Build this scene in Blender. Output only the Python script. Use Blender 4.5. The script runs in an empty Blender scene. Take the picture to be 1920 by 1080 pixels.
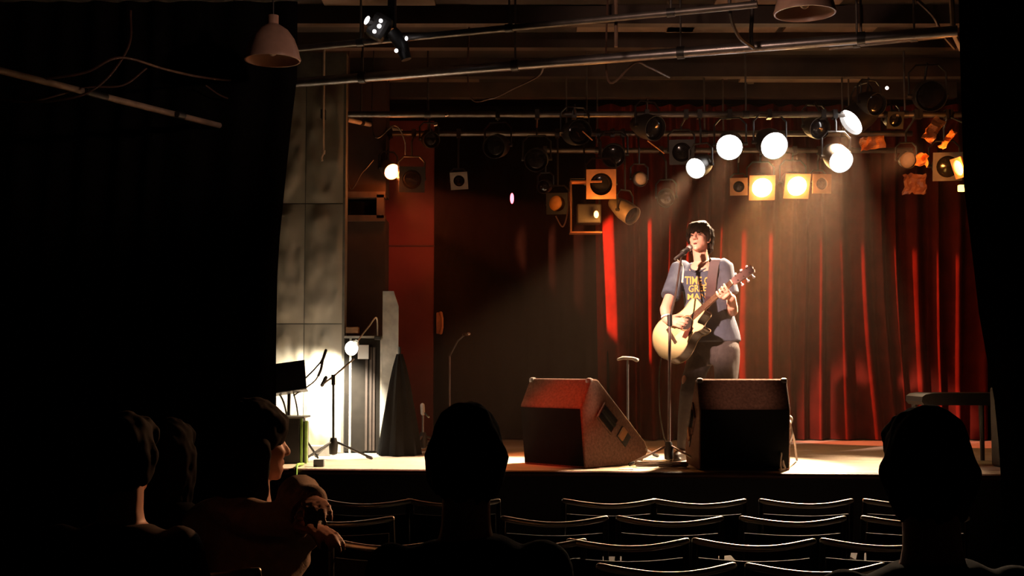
import bpy, bmesh, math, random
from mathutils import Vector as V, Matrix as M, noise
from mathutils.bvhtree import BVHTree
random.seed(7)
SC = bpy.context.scene
COL = SC.collection

# ------------------------------------------------------------------ camera, world, exposure
F = 2317.0; CAMZ = 1.28; PITCH = math.atan(148/2317.0)
cd = bpy.data.cameras.new('camera'); cam = bpy.data.objects.new('camera', cd); COL.objects.link(cam)
cd.sensor_width = 36.0; cd.lens = 36.0*F/1920.0; cd.clip_start = 0.05; cd.clip_end = 60
cam.location = (0, 0, CAMZ); cam.rotation_euler = (math.pi/2+PITCH, 0, 0)
SC.camera = cam
w = bpy.data.worlds.new('world'); SC.world = w; w.use_nodes = True
w.node_tree.nodes['Background'].inputs[0].default_value = (0.9, 0.55, 0.4, 1)
w.node_tree.nodes['Background'].inputs[1].default_value = 0.012
vs = SC.view_settings; vs.view_transform = 'Standard'; vs.look = 'None'; vs.gamma = 1; vs.use_curve_mapping = False
vs.exposure = 0.0
SC.cycles.use_denoising = True
SC.cycles.max_bounces = 5; SC.cycles.diffuse_bounces = 2; SC.cycles.glossy_bounces = 3
SC.cycles.transmission_bounces = 4; SC.cycles.volume_bounces = 0; SC.cycles.transparent_max_bounces = 8
SC.cycles.sample_clamp_indirect = 4.0; SC.cycles.sample_clamp_direct = 0.0
SC.cycles.caustics_reflective = False; SC.cycles.caustics_refractive = False
SC.cycles.volume_step_rate = 4

def U(px, py, Y):
    "the world point at depth Y seen at photograph pixel px, py"
    dx = (px-960)/F; dy = (540-py)/F
    d = V((dx, math.cos(PITCH)-dy*math.sin(PITCH), math.sin(PITCH)+dy*math.cos(PITCH)))
    return V((0, 0, CAMZ)) + d*(Y/d.y)

def spot(pos, target, power, color, angle, blend=0.3, radius=0.05, name='stage_beam'):
    l = bpy.data.lights.new(name, 'SPOT'); l.energy = power; l.color = color
    l.spot_size = math.radians(angle); l.spot_blend = blend; l.shadow_soft_size = radius
    o = bpy.data.objects.new(name, l); COL.objects.link(o); o.location = pos
    o.rotation_euler = (V(target)-V(pos)).to_track_quat('-Z', 'Y').to_euler(); return o
def point(pos, power, color, radius=0.05, name='lamp_glow'):
    l = bpy.data.lights.new(name, 'POINT'); l.energy = power; l.color = color; l.shadow_soft_size = radius
    o = bpy.data.objects.new(name, l); COL.objects.link(o); o.location = pos; return o

SZ = 0.6                                    # stage floor height
# front-of-house key and red lamps out of frame, then two added fill spots
spot((-1.9, 5.2, 3.6), U(1305, 555, 9.0), 4300, (1.0, 0.60, 0.46), 10.5, 0.5, 0.08, 'front_key_beam')
spot((-0.2, 5.0, 3.7), U(1045, 790, 8.5), 900, (1.0, 0.07, 0.02), 8, 0.5, 0.08, 'front_red_beam')
spot((0.9, 5.4, 3.3), (-2.3, 8.0, 3.35), 50, (1.0, 0.60, 0.45), 36, 0.8, 0.1, 'upper_fill_beam')  # added fill on the tan pipe and left pendant, no fixture of its own
spot((0.2, 5.4, 3.3), (1.9, 9.6, 3.9), 75, (1.0, 0.62, 0.46), 50, 0.8, 0.1, 'upper_fill_beam')  # added uplight that brightens the ceiling over the stage
# hidden red spot added for the raked streaks on the backdrop curtain
spot((-1.6, 11.10, 3.0), (3.2, 11.47, 1.40), 2900, (1.0, 0.20, 0.09), 24, 0.15, 0.04, 'curtain_red_beam')
spot((1.6, 5.2, 3.7), U(1395, 742, 8.2), 160, (1.0, 0.55, 0.35), 7, 0.5, 0.08, 'wedge_fill_beam')  # added front spot that lifts the top of the dark wedge
spot((3.05, 9.1, 2.9), U(440, 880, 3.75), 800, (1.0, 0.45, 0.20), 15, 0.6, 0.05, 'right_orange_beam')
spot((0.1, 10.2, 3.1), (-0.95, 11.55, 2.45), 40, (1.0, 0.2, 0.12), 28, 0.7, 0.06, 'red_wall_fill_beam')  # added red spot that brightens the red wall, without a fixture

# ------------------------------------------------------------------ mesh helpers
ORIG = {}
def perp(t):
    a = V((0, 0, 1)) if abs(t.z) < 0.9 else V((1, 0, 0))
    s = t.cross(a).normalized(); return s, s.cross(t).normalized()
class MB:
    def __init__(s): s.v = []; s.f = []
    def add(s, vs, fs):
        n = len(s.v); s.v += [V(p) for p in vs]; s.f += [tuple(i+n for i in q) for q in fs]; return s
    def box(s, c, size, R=None):
        R = R or M.Identity(3); c = V(c); h = V(size)*0.5
        vs = [c+R@V((x*h.x, y*h.y, z*h.z)) for x in (-1, 1) for y in (-1, 1) for z in (-1, 1)]
        return s.add(vs, [(0,1,3,2),(4,6,7,5),(0,4,5,1),(2,3,7,6),(0,2,6,4),(1,5,7,3)])
    def bbox(s, c, size, b, R=None):
        "box with bevelled edges"
        bm = bmesh.new(); bmesh.ops.create_cube(bm, size=1)
        for q in bm.verts: q.co = V((q.co.x*size[0], q.co.y*size[1], q.co.z*size[2]))
        bmesh.ops.bevel(bm, geom=list(bm.edges), offset=b, segments=2, affect='EDGES', profile=0.6)
        R = R or M.Identity(3)
        bm.verts.index_update(); s.add([V(c)+R@q.co for q in bm.verts], [[q.index for q in f.verts] for f in bm.faces]); bm.free(); return s
    def loft(s, rings, cap=True, closed=False):
        k = len(rings[0]); vs = [p for r in rings for p in r]; fs = []
        m = len(rings)
        for i in range(m if closed else m-1):
            for j in range(k):
                a, b = i*k+j, i*k+(j+1) % k; c, d = ((i+1) % m)*k+(j+1) % k, ((i+1) % m)*k+j
                fs.append((a, b, c, d))
        if cap and not closed: fs.append(tuple(range(k-1, -1, -1))); fs.append(tuple((m-1)*k+j for j in range(k)))
        return s.add(vs, fs)
    def tube(s, pts, r, seg=8, round_ends=False, flat=1.0):
        pts = [V(p) for p in pts]; n = len(pts)
        rr = r if isinstance(r, (list, tuple)) else [r]*n
        if round_ends:
            a = (pts[0]-pts[1]).normalized(); b = (pts[-1]-pts[-2]).normalized()
            pre = [(pts[0]+a*rr[0]*math.sin(t), rr[0]*math.cos(t)) for t in (1.45, 1.0, 0.5)]
            post = [(pts[-1]+b*rr[-1]*math.sin(t), rr[-1]*math.cos(t)) for t in (0.5, 1.0, 1.45)]
            pts = [p for p, _ in pre]+pts+[p for p, _ in post]; rr = [q for _, q in pre]+list(rr)+[q for _, q in post]; n = len(pts)
        rings = []; s0 = None
        for i in range(n):
            t = (pts[min(i+1, n-1)]-pts[max(i-1, 0)])
            t = t.normalized() if t.length > 1e-9 else V((0, 0, 1))
            if s0 is None: s0, _ = perp(t)
            s0 = (s0-t*s0.dot(t)).normalized(); u = s0.cross(t)
            rings.append([pts[i]+(s0*math.cos(2*math.pi*j/seg)+u*math.sin(2*math.pi*j/seg)*flat)*rr[i] for j in range(seg)])
        return s.loft(rings)
    def lathe(s, prof, c, axis=(0, 0, 1), seg=20, cap=False):
        ax = V(axis).normalized(); a, b = perp(ax); c = V(c)
        rings = [[c+ax*z+(a*math.cos(2*math.pi*j/seg)+b*math.sin(2*math.pi*j/seg))*max(r, 1e-4) for j in range(seg)] for r, z in prof]
        return s.loft(rings, cap=cap)
    def ell(s, c, rad, R=None, seg=16, rings=10):
        R = R or M.Identity(3); c = V(c); rs = []
        for i in range(rings+1):
            t = -math.pi/2+math.pi*(i/rings); t = max(-1.53, min(1.53, t))
            rs.append([c+R@V((rad[0]*math.cos(t)*math.cos(2*math.pi*j/seg), rad[1]*math.cos(t)*math.sin(2*math.pi*j/seg), rad[2]*math.sin(t))) for j in range(seg)])
        return s.loft(rs)
    def prism(s, poly, c, ax, ay, az, depth):
        "polygon in the plane ax, ay extruded along az"
        c, ax, ay, az = V(c), V(ax), V(ay), V(az); n = len(poly)
        vs = [c+ax*x+ay*y for x, y in poly]+[c+ax*x+ay*y+az*depth for x, y in poly]
        fs = [tuple(range(n-1, -1, -1)), tuple(range(n, 2*n))]+[(i, (i+1) % n, n+(i+1) % n, n+i) for i in range(n)]
        return s.add(vs, fs)
    def build(s, name, mat, parent=None, smooth=False, local=False, fix=True):
        off = V((0, 0, 0))
        if parent is not None and not local: off = ORIG[parent.name]
        me = bpy.data.meshes.new(name); me.from_pydata([tuple(p-off) for p in s.v], [], s.f)
        if fix:
            bm = bmesh.new(); bm.from_mesh(me); bmesh.ops.recalc_face_normals(bm, faces=bm.faces); bm.to_mesh(me); bm.free()
        me.materials.append(mat)
        o = bpy.data.objects.new(name, me); COL.objects.link(o)
        if parent is not None: o.parent = parent; ORIG[o.name] = off
        else: ORIG[o.name] = V((0, 0, 0))
        if smooth: smooth_by_angle(me)
        return o
def smooth_by_angle(me, ang=0.7):
    me.polygons.foreach_set('use_smooth', [True]*len(me.polygons))
    try: me.set_sharp_from_angle(angle=ang)
    except Exception: pass
def tag(o, label=None, cat=None, group=None, kind=None):
    if label: o['label'] = label
    if cat: o['category'] = cat
    if group: o['group'] = group
    if kind: o['kind'] = kind
    return o
def thing(name, label, cat, loc=(0, 0, 0), group=None):
    o = bpy.data.objects.new(name, None); COL.objects.link(o); o.location = loc; ORIG[o.name] = V(loc)
    o.empty_display_size = 0.1
    return tag(o, label, cat, group)
def struct(o): o['kind'] = 'structure'; return o
def copy_tree(o, parent=None):
    c = o.copy(); COL.objects.link(c)
    if parent is not None: c.parent = parent
    for ch in list(o.children): copy_tree(ch, c)
    return c
def organic(mb, name, mat, parent, voxel=0.008, smooth=4, wob=0.0, wscale=8.0):
    "union of overlapping closed pieces as one smooth continuous surface"
    me = bpy.data.meshes.new('tmp'); me.from_pydata([tuple(p) for p in mb.v], [], mb.f)
    bm = bmesh.new(); bm.from_mesh(me); bmesh.ops.recalc_face_normals(bm, faces=bm.faces); bmesh.ops.triangulate(bm, faces=bm.faces); bm.to_mesh(me); bm.free()
    t = bpy.data.objects.new('tmp', me); COL.objects.link(t)
    m = t.modifiers.new('r', 'REMESH'); m.mode = 'VOXEL'; m.voxel_size = voxel; m.use_smooth_shade = True
    m = t.modifiers.new('s', 'SMOOTH'); m.iterations = smooth; m.factor = 0.5
    dg = bpy.context.evaluated_depsgraph_get()
    res = bpy.data.meshes.new_from_object(t.evaluated_get(dg))
    bpy.data.objects.remove(t); bpy.data.meshes.remove(me)
    if wob:
        for vt in res.vertices:
            n = vt.normal; vt.co += n*wob*noise.noise(V((vt.co.x, vt.co.y, vt.co.z*0.6))*wscale)
    BV[name] = BVHTree.FromPolygons([v.co.copy() for v in res.vertices], [tuple(p.vertices) for p in res.polygons])
    off = ORIG[parent.name] if parent is not None else V((0, 0, 0))
    res.transform(M.Translation(-off)); res.name = name
    res.materials.clear(); res.materials.append(mat)
    res.polygons.foreach_set('use_smooth', [True]*len(res.polygons))
    o = bpy.data.objects.new(name, res); COL.objects.link(o)
    if parent is not None: o.parent = parent
    ORIG[o.name] = off
    return o
BV = {}
def smoothpath(pts, n=6):
    "Catmull-Rom through the points"
    pts = [V(p) for p in pts]; out = []
    P = [pts[0]*2-pts[1]]+pts+[pts[-1]*2-pts[-2]]
    for i in range(1, len(P)-2):
        a, b, c, d = P[i-1:i+3]
        for k in range(n):
            t = k/n
            out.append(0.5*((2*b)+(c-a)*t+(2*a-5*b+4*c-d)*t*t+(3*b-a-3*c+d)*t**3))
    out.append(pts[-1]); return out

# ------------------------------------------------------------------ materials
MC = {}
def mat(name, col, rough=0.6, metal=0.0, var=0.25, scale=12.0, bump=0.0, bscale=None, spec=0.5, sheen=0.0, trans=0.0):
    if name in MC: return MC[name]
    m = bpy.data.materials.new(name); m.use_nodes = True; nt = m.node_tree; b = nt.nodes['Principled BSDF']
    b.inputs['Roughness'].default_value = rough; b.inputs['Metallic'].default_value = metal
    b.inputs['Specular IOR Level'].default_value = spec
    if sheen: b.inputs['Sheen Weight'].default_value = sheen; b.inputs['Sheen Tint'].default_value = (*col, 1)
    tc = nt.nodes.new('ShaderNodeTexCoord'); nz = nt.nodes.new('ShaderNodeTexNoise'); nz.inputs['Scale'].default_value = scale; nz.inputs['Detail'].default_value = 5
    nt.links.new(tc.outputs['Object'], nz.inputs['Vector'])
    r = nt.nodes.new('ShaderNodeValToRGB'); r.color_ramp.elements[0].position = 0.3; r.color_ramp.elements[1].position = 0.7
    r.color_ramp.elements[0].color = (*[c*(1-var) for c in col], 1); r.color_ramp.elements[1].color = (*[min(1, c*(1+var)) for c in col], 1)
    nt.links.new(nz.outputs['Fac'], r.inputs['Fac']); nt.links.new(r.outputs['Color'], b.inputs['Base Color'])
    if bump:
        n2 = nt.nodes.new('ShaderNodeTexNoise'); n2.inputs['Scale'].default_value = bscale or scale*8; n2.inputs['Detail'].default_value = 4
        nt.links.new(tc.outputs['Object'], n2.inputs['Vector'])
        bp = nt.nodes.new('ShaderNodeBump'); bp.inputs['Strength'].default_value = bump; bp.inputs['Distance'].default_value = 0.01
        nt.links.new(n2.outputs['Fac'], bp.inputs['Height']); nt.links.new(bp.outputs['Normal'], b.inputs['Normal'])
    if trans:
        b.inputs['Transmission Weight'].default_value = trans
    MC[name] = m; return m
def glow(name, col, strength):
    if name in MC: return MC[name]
    m = bpy.data.materials.new(name); m.use_nodes = True; nt = m.node_tree; b = nt.nodes['Principled BSDF']
    b.inputs['Base Color'].default_value = (*col, 1); b.inputs['Emission Color'].default_value = (*col, 1); b.inputs['Emission Strength'].default_value = strength
    MC[name] = m; return m
def woodmat(name, c1, c2, axis=(1, 12, 12), rough=0.45):
    if name in MC: return MC[name]
    m = bpy.data.materials.new(name); m.use_nodes = True; nt = m.node_tree; b = nt.nodes['Principled BSDF']; b.inputs['Roughness'].default_value = rough
    tc = nt.nodes.new('ShaderNodeTexCoord'); mp = nt.nodes.new('ShaderNodeMapping'); mp.inputs['Scale'].default_value = axis
    nz = nt.nodes.new('ShaderNodeTexNoise'); nz.inputs['Scale'].default_value = 3; nz.inputs['Detail'].default_value = 6
    r = nt.nodes.new('ShaderNodeValToRGB'); r.color_ramp.elements[0].position = 0.3; r.color_ramp.elements[1].position = 0.7
    r.color_ramp.elements[0].color = (*c1, 1); r.color_ramp.elements[1].color = (*c2, 1)
    nt.links.new(tc.outputs['Object'], mp.inputs['Vector']); nt.links.new(mp.outputs['Vector'], nz.inputs['Vector'])
    nt.links.new(nz.outputs['Fac'], r.inputs['Fac']); nt.links.new(r.outputs['Color'], b.inputs['Base Color'])
    MC[name] = m; return m

BLACK = mat('black_paint', (0.012, 0.011, 0.011), 0.6)
BLACKM = mat('black_metal', (0.015, 0.014, 0.014), 0.42, 0.0, spec=0.6)
CLOTHB = mat('black_cloth', (0.007, 0.0065, 0.0065), 0.95, spec=0.1, bump=0.3)
WALLB = mat('black_wall', (0.014, 0.012, 0.012), 0.9, bump=0.2, spec=0.2)
CEILM = mat('ceiling_paint', (0.035, 0.026, 0.022), 0.85, var=0.5, scale=1.5, bump=0.2, spec=0.2)
PANEL_LIT = mat('ceiling_board', (0.16, 0.115, 0.09), 0.8, var=0.35, scale=2.5, spec=0.2)  # lamplight on the ceiling put into the board colour
BEIGE = mat('pale_board', (0.42, 0.34, 0.27), 0.8, var=0.3, scale=4, spec=0.2)
STEEL = mat('pipe_steel', (0.32, 0.30, 0.30), 0.35, 0.9, var=0.2)
DSTEEL = mat('dull_pipe', (0.13, 0.115, 0.105), 0.45, 0.7)
CHROME = mat('chrome', (0.75, 0.73, 0.70), 0.18, 1.0, var=0.05)
REDV = mat('red_velvet', (0.105, 0.010, 0.006), 0.95, sheen=0.0, spec=0.05, bump=0.15, scale=5)
STAGEF = mat('stage_boards', (0.60, 0.50, 0.40), 0.5, var=0.12, scale=6, bump=0.05)
NOSE = mat('stage_nosing_paint', (0.10, 0.035, 0.025), 0.5)

# ------------------------------------------------------------------ room shell
ZC = 3.9
struct(MB().box((0, 4, -0.05), (9.4, 17, 0.1)).build('floor', mat('dark_floor', (0.02, 0.016, 0.014), 0.55, bump=0.1)))
ceil = struct(MB().box((0, 4, ZC+0.05), (9.4, 17, 0.1)).build('ceiling', CEILM))
struct(MB().box((-4.6, 4, 1.95), (0.2, 17, 3.9)).build('wall_left', WALLB))
struct(MB().box((4.6, 4, 1.95), (0.2, 17, 3.9)).build('wall_right', WALLB))
struct(MB().box((0, 12.3, 1.95), (9.4, 0.2, 3.9)).build('wall_back', WALLB))
struct(MB().box((0, -4.6, 1.95), (9.4, 0.2, 3.9)).build('wall_rear', WALLB))
# ceiling joists, and boards whose paler tone stands for lamplit ceiling patches
for i, (y, h) in enumerate(((7.55, 0.12), (8.15, 0.10), (8.85, 0.14), (9.6, 0.12), (10.4, 0.16), (11.3, 0.14))):
    MB().box((0.3, y, ZC-h/2), (7.6, 0.10, h)).build('joist', mat('joist_paint', (0.05, 0.032, 0.025), 0.8, var=0.4, scale=3), ceil)
for (x, y, sx, sy, mm) in ((0.95, 9.2, 0.9, 0.5, PANEL_LIT), (1.62, 9.22, 0.85, 0.5, PANEL_LIT), (-0.95, 8.5, 0.8, 0.5, PANEL_LIT), (2.45, 9.2, 0.7, 0.5, PANEL_LIT),
                       (2.62, 10.95, 1.1, 0.42, BEIGE), (1.5, 10.85, 0.9, 0.4, PANEL_LIT), (-0.75, 10.9, 0.9, 0.5, PANEL_LIT), (0.2, 8.5, 1.0, 0.45, CEILM), (1.9, 8.5, 0.9, 0.45, PANEL_LIT)):
    MB().box((x, y, ZC-0.012), (sx, sy, 0.024)).build('ceiling_board', mm, ceil)
# stage
def edgeY(x): return 8.21-0.096*x
SE = [(-4.5, edgeY(-4.5)), (4.5, edgeY(4.5)), (4.5, 12.2), (-4.5, 12.2)]
stage = MB().prism(SE, (0, 0, 0), (1, 0, 0), (0, 1, 0), (0, 0, 1), SZ-0.03).build('stage', BLACK); struct(stage)
for k in range(14):   # boards of the deck, running across the stage
    y0 = edgeY(0)+0.005+k*0.29; y1 = y0+0.285
    sl = 0.096*4.5
    p = [(-4.5, y0+sl), (4.5, y0-sl), (4.5, y1-sl), (-4.5, y1+sl)]
    MB().prism(p, (0, 0, SZ-0.03), (1, 0, 0), (0, 1, 0), (0, 0, 1), 0.03).build('deck_board', STAGEF, stage)
MB().tube([(-4.5, edgeY(-4.5)-0.012, SZ-0.02), (4.5, edgeY(4.5)-0.012, SZ-0.02)], 0.02, 10).build('nosing', NOSE, stage, smooth=True)

# ------------------------------------------------------------------ curtains
def curtain(name, m, x0, x1, y, z0, z1, pitch, amp, label, seedv, nx=700, nz=14, edge=None, gather=0.0):
    mb = MB(); vs = []
    ph = [0.0]; rnd = random.Random(seedv)
    L = x1-x0
    # irregular folds
    knots = []; x = 0
    while x < L+pitch: knots.append((x, rnd.uniform(0.65, 1.05))); x += pitch*rnd.uniform(0.6, 1.5)
    def fold(s, t):
        s += 0.035*noise.noise(V((s*1.3, t*0.8, seedv)))*4*t
        for i in range(len(knots)-1):
            if knots[i][0] <= s < knots[i+1][0]:
                u = (s-knots[i][0])/(knots[i+1][0]-knots[i][0]); return knots[i][1]*math.sin(math.pi*u)**2.2
        return 0.0
    for j in range(nz+1):
        t = j/nz; z = z1+(z0-z1)*t
        for i in range(nx+1):
            s = L*i/nx; xx = x0+s
            if edge is not None:
                e = edge(z); xx = e[0]+(xx-x0)*(e[1]-e[0])/L
            a = amp*(0.65+0.35*t)
            vs.append((xx+0.02*noise.noise(V((s*3, t*1.5, seedv))), y-a*fold(s, t)-0.012*noise.noise(V((s*11, t*3, seedv+3.1))), z))
    k = nx+1
    fs = [(j*k+i, j*k+i+1, (j+1)*k+i+1, (j+1)*k+i) for j in range(nz) for i in range(nx)]
    mb.add(vs, fs); o = mb.build(name, m, fix=False); smooth_by_angle(o.data, 3.0)
    return tag(o, label, 'curtain')
curtain('stage_curtain', REDV, 0.80, 4.4, 11.62, SZ+0.01, 3.75, 0.18, 0.20, 'dark red velvet backdrop curtain hanging in deep folds behind the guitarist', 2.0, nx=900)
curtain('stage_curtain', mat('matte_black_cloth', (0.0025, 0.0022, 0.0022), 1.0, spec=0.0), -0.75, 1.00, 11.64, SZ+0.01, 3.75, 0.25, 0.1, 'black backdrop curtain left of the red one, behind the left monitor wedge', 5.0, nx=260)
def lerp(z, tab):
    tab = sorted(tab)
    for (a, b), (c, d) in zip(tab, tab[1:]):
        if z <= c: return b+(d-b)*max(0, (z-a))/(c-a)
    return tab[-1][1]
le = [(U(px, py, 8.22).z, U(px, py, 8.22).x) for px, py in ((556, 160), (546, 230), (521, 480), (516, 690), (516, 1090))]
curtain('wing_curtain', CLOTHB, -4.4, -1.7, 8.25, 0.01, 3.75, 0.22, 0.07, 'black wing curtain at the left side of the stage, beside the grey padded wall', 9.0, nx=320, edge=lambda z: (-4.4, lerp(z, le)))
re_ = [(U(px, py, 7.70).z, U(px, py, 7.70).x) for px, py in ((1801, 60), (1808, 350), (1838, 600), (1866, 740), (1880, 878), (1882, 1080))]
curtain('wing_curtain', CLOTHB, 3.1, 4.45, 7.72, 0.01, 3.75, 0.22, 0.05, 'black wing curtain closing the right side of the stage', 12.0, nx=200, edge=lambda z: (lerp(z, re_), 4.45))

# ------------------------------------------------------------------ left side of the stage: padded wall, pillar, red wall
GREYQ = mat('grey_padding', (0.30, 0.27, 0.215), 0.62, var=0.12, scale=3, bump=0.12, bscale=20)
pw = struct(MB().box(((U(505, 800, 9.85).x+U(640, 800, 9.85).x)/2, 9.86, 2.2), (0.62, 0.14, 3.2)).build('wall_padded', mat('padding_backing', (0.1, 0.095, 0.08), 0.8)))
xs = (U(495, 700, 9.76).x, U(568, 700, 9.76).x, U(640, 700, 9.76).x)
zs = [U(560, py, 9.76).z for py in (850, 607, 381, 150)]
for r in range(3):
    for c in range(2):
        x0, x1, z0, z1 = xs[c]+0.003, xs[c+1]-0.003, zs[r]+0.004, zs[r+1]-0.004
        n = 22; mz = int(n*(z1-z0)/(x1-x0)*0.7)+4; vs = []; fs = []
        for j in range(mz+1):
            for i in range(n+1):
                u, t = i/n, j/mz; e = min(u, 1-u, 1)*min(t, 1-t)*4; e = min(1, e*6)
                q = V((u*(x1-x0)*9+r*3.1+c*7, t*(z1-z0)*5, 1.3*r))
                d = 0.018*e+0.022*e*noise.noise(q*0.8)+0.010*e*noise.noise(q*1.9)
                vs.append((x0+(x1-x0)*u, 9.787-d, z0+(z1-z0)*t))
        fs = [(j*(n+1)+i, j*(n+1)+i+1, (j+1)*(n+1)+i+1, (j+1)*(n+1)+i) for j in range(mz) for i in range(n)]
        o = MB().add(vs, fs).build('padding_panel', GREYQ, pw, fix=False); smooth_by_angle(o.data, 3.0)
# floor batten in front of the padded wall
tag(MB().bbox((U(560, 845, 9.55).x, 9.52, SZ+0.04), (0.5, 0.06, 0.08), 0.006).build('floor_batten', mat('grey_batten', (0.25, 0.24, 0.22), 0.6)), 'low grey wooden batten along the foot of the padded wall', 'batten')
# pillar with a small window
PB = mat('pillar_brown', (0.060, 0.034, 0.026), 0.75, var=0.2, scale=5, spec=0.25)
xa, xb = U(640, 500, 10.3).x, U(722, 500, 10.3).x
zt, zb = U(680, 366, 10.3).z, U(680, 410, 10.3).z
pil = struct(MB().box(((xa+xb)/2, 10.45, (SZ+zb)/2), (xb-xa, 0.3, zb-SZ)).box(((xa+xb)/2, 10.45, (zt+3.7)/2), (xb-xa, 0.3, 3.7-zt)).build('wall_pillar', PB))
hw = (xb-xa)/2; xc = (xa+xb)/2
fm = MB()
fm.box((xc, 10.31, zt), (hw*2, 0.1, 0.05)).box((xc, 10.31, zb), (hw*2, 0.1, 0.05)).box((xa+0.02, 10.31, (zt+zb)/2), (0.045, 0.1, zt-zb)).box((xb-0.04, 10.31, (zt+zb)/2), (0.06, 0.1, zt-zb))
wn = struct(fm.build('window_1', mat('window_frame_brown', (0.10, 0.06, 0.045), 0.6)))
MB().box((xc, 10.40, (zt+zb)/2), (hw*2-0.05, 0.01, zt-zb)).build('pane', mat('dark_glass', (0.01, 0.009, 0.009), 0.1), wn)
# red wall piece behind
RW = mat('red_wall_paint', (0.20, 0.035, 0.025), 0.8, var=0.15, scale=3, spec=0.2)
struct(MB().box((U(762, 500, 11.5).x, 11.6, 2.1), (0.50, 0.1, 3.0)).build('wall_red', RW))
o = MB()
o.box((U(762, 460, 11.4).x, 11.545, U(770, 458, 11.4).z), (0.50, 0.015, 0.012))
struct(o.build('trim_1', mat('red_trim', (0.08, 0.015, 0.012), 0.7)))

# ------------------------------------------------------------------ rig pipes
def pipe(name, a, b, r, m, label, hang=0, cat='pipe'):
    a, b = V(a), V(b)
    t = thing(name, label, cat, tuple(a))
    MB().tube([a, b], r, 14).build('tube', m, t, smooth=True)
    for k in range(hang):
        p = a.lerp(b, (k+0.5)/hang)
        MB().tube([p+V((0, 0, r*0.5)), V((p.x, p.y, ZC))], 0.008, 6).build('hanger', DSTEEL, t, smooth=True)
        MB().tube([p-(b-a).normalized()*0.025, p+(b-a).normalized()*0.025], r*1.25, 14).build('collar', BLACKM, t, smooth=True)
    return t
pipe('lighting_bar', U(545, 156, 9.0), U(1795, 58, 7.6), 0.034, STEEL, 'long bright steel bar crossing the ceiling above the stage front', 4, 'bar')
pipe('lighting_bar', U(545, 92, 8.3), U(1420, 8, 7.3), 0.022, DSTEEL, 'thinner dull bar high under the ceiling, above the long bright bar', 3, 'bar')
pipe('lighting_bar', U(1555, 88, 8.8), U(1770, 66, 8.4), 0.022, DSTEEL, 'short dull bar just below the right end of the long bright bar', 2, 'bar')
RZ = {9.7: 3.28, 10.4: 3.26, 11.0: 3.22}
pipe('lighting_bar', (-1.3, 9.7, RZ[9.7]), (3.75, 9.7, RZ[9.7]), 0.024, DSTEEL, 'front lighting bar carrying the row of white spotlights', 4, 'bar')
pipe('lighting_bar', (-1.3, 10.4, RZ[10.4]), (3.4, 10.4, RZ[10.4]), 0.024, DSTEEL, 'middle lighting bar carrying the unlit lamp cans', 4, 'bar')
pipe('lighting_bar', (0.2, 11.0, RZ[11.0]), (3.6, 11.0, RZ[11.0]), 0.024, DSTEEL, 'rear lighting bar carrying the two blazing amber lamps', 3, 'bar')
pipe('lighting_bar', U(650, 224, 9.9), U(752, 246, 10.9), 0.02, mat('cream_pipe', (0.5, 0.42, 0.33), 0.5), 'short cream bar above the orange lamp on the left', 2, 'bar')
lp = pipe('ceiling_pipe', U(-60, 117, 6.6), U(425, 239, 8.3), 0.020, mat('tan_pipe', (0.36, 0.27, 0.20), 0.5), 'tan pipe slanting down along the dark left wall', 0)
MB().tube([U(160, 172, 7.25), U(200, 183, 7.38)], 0.023, 14).build('joint', BLACKM, lp, smooth=True)
MB().tube([U(332, 214, 7.85), U(345, 218, 7.9)], 0.023, 14).build('joint', BLACKM, lp, smooth=True)

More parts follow.
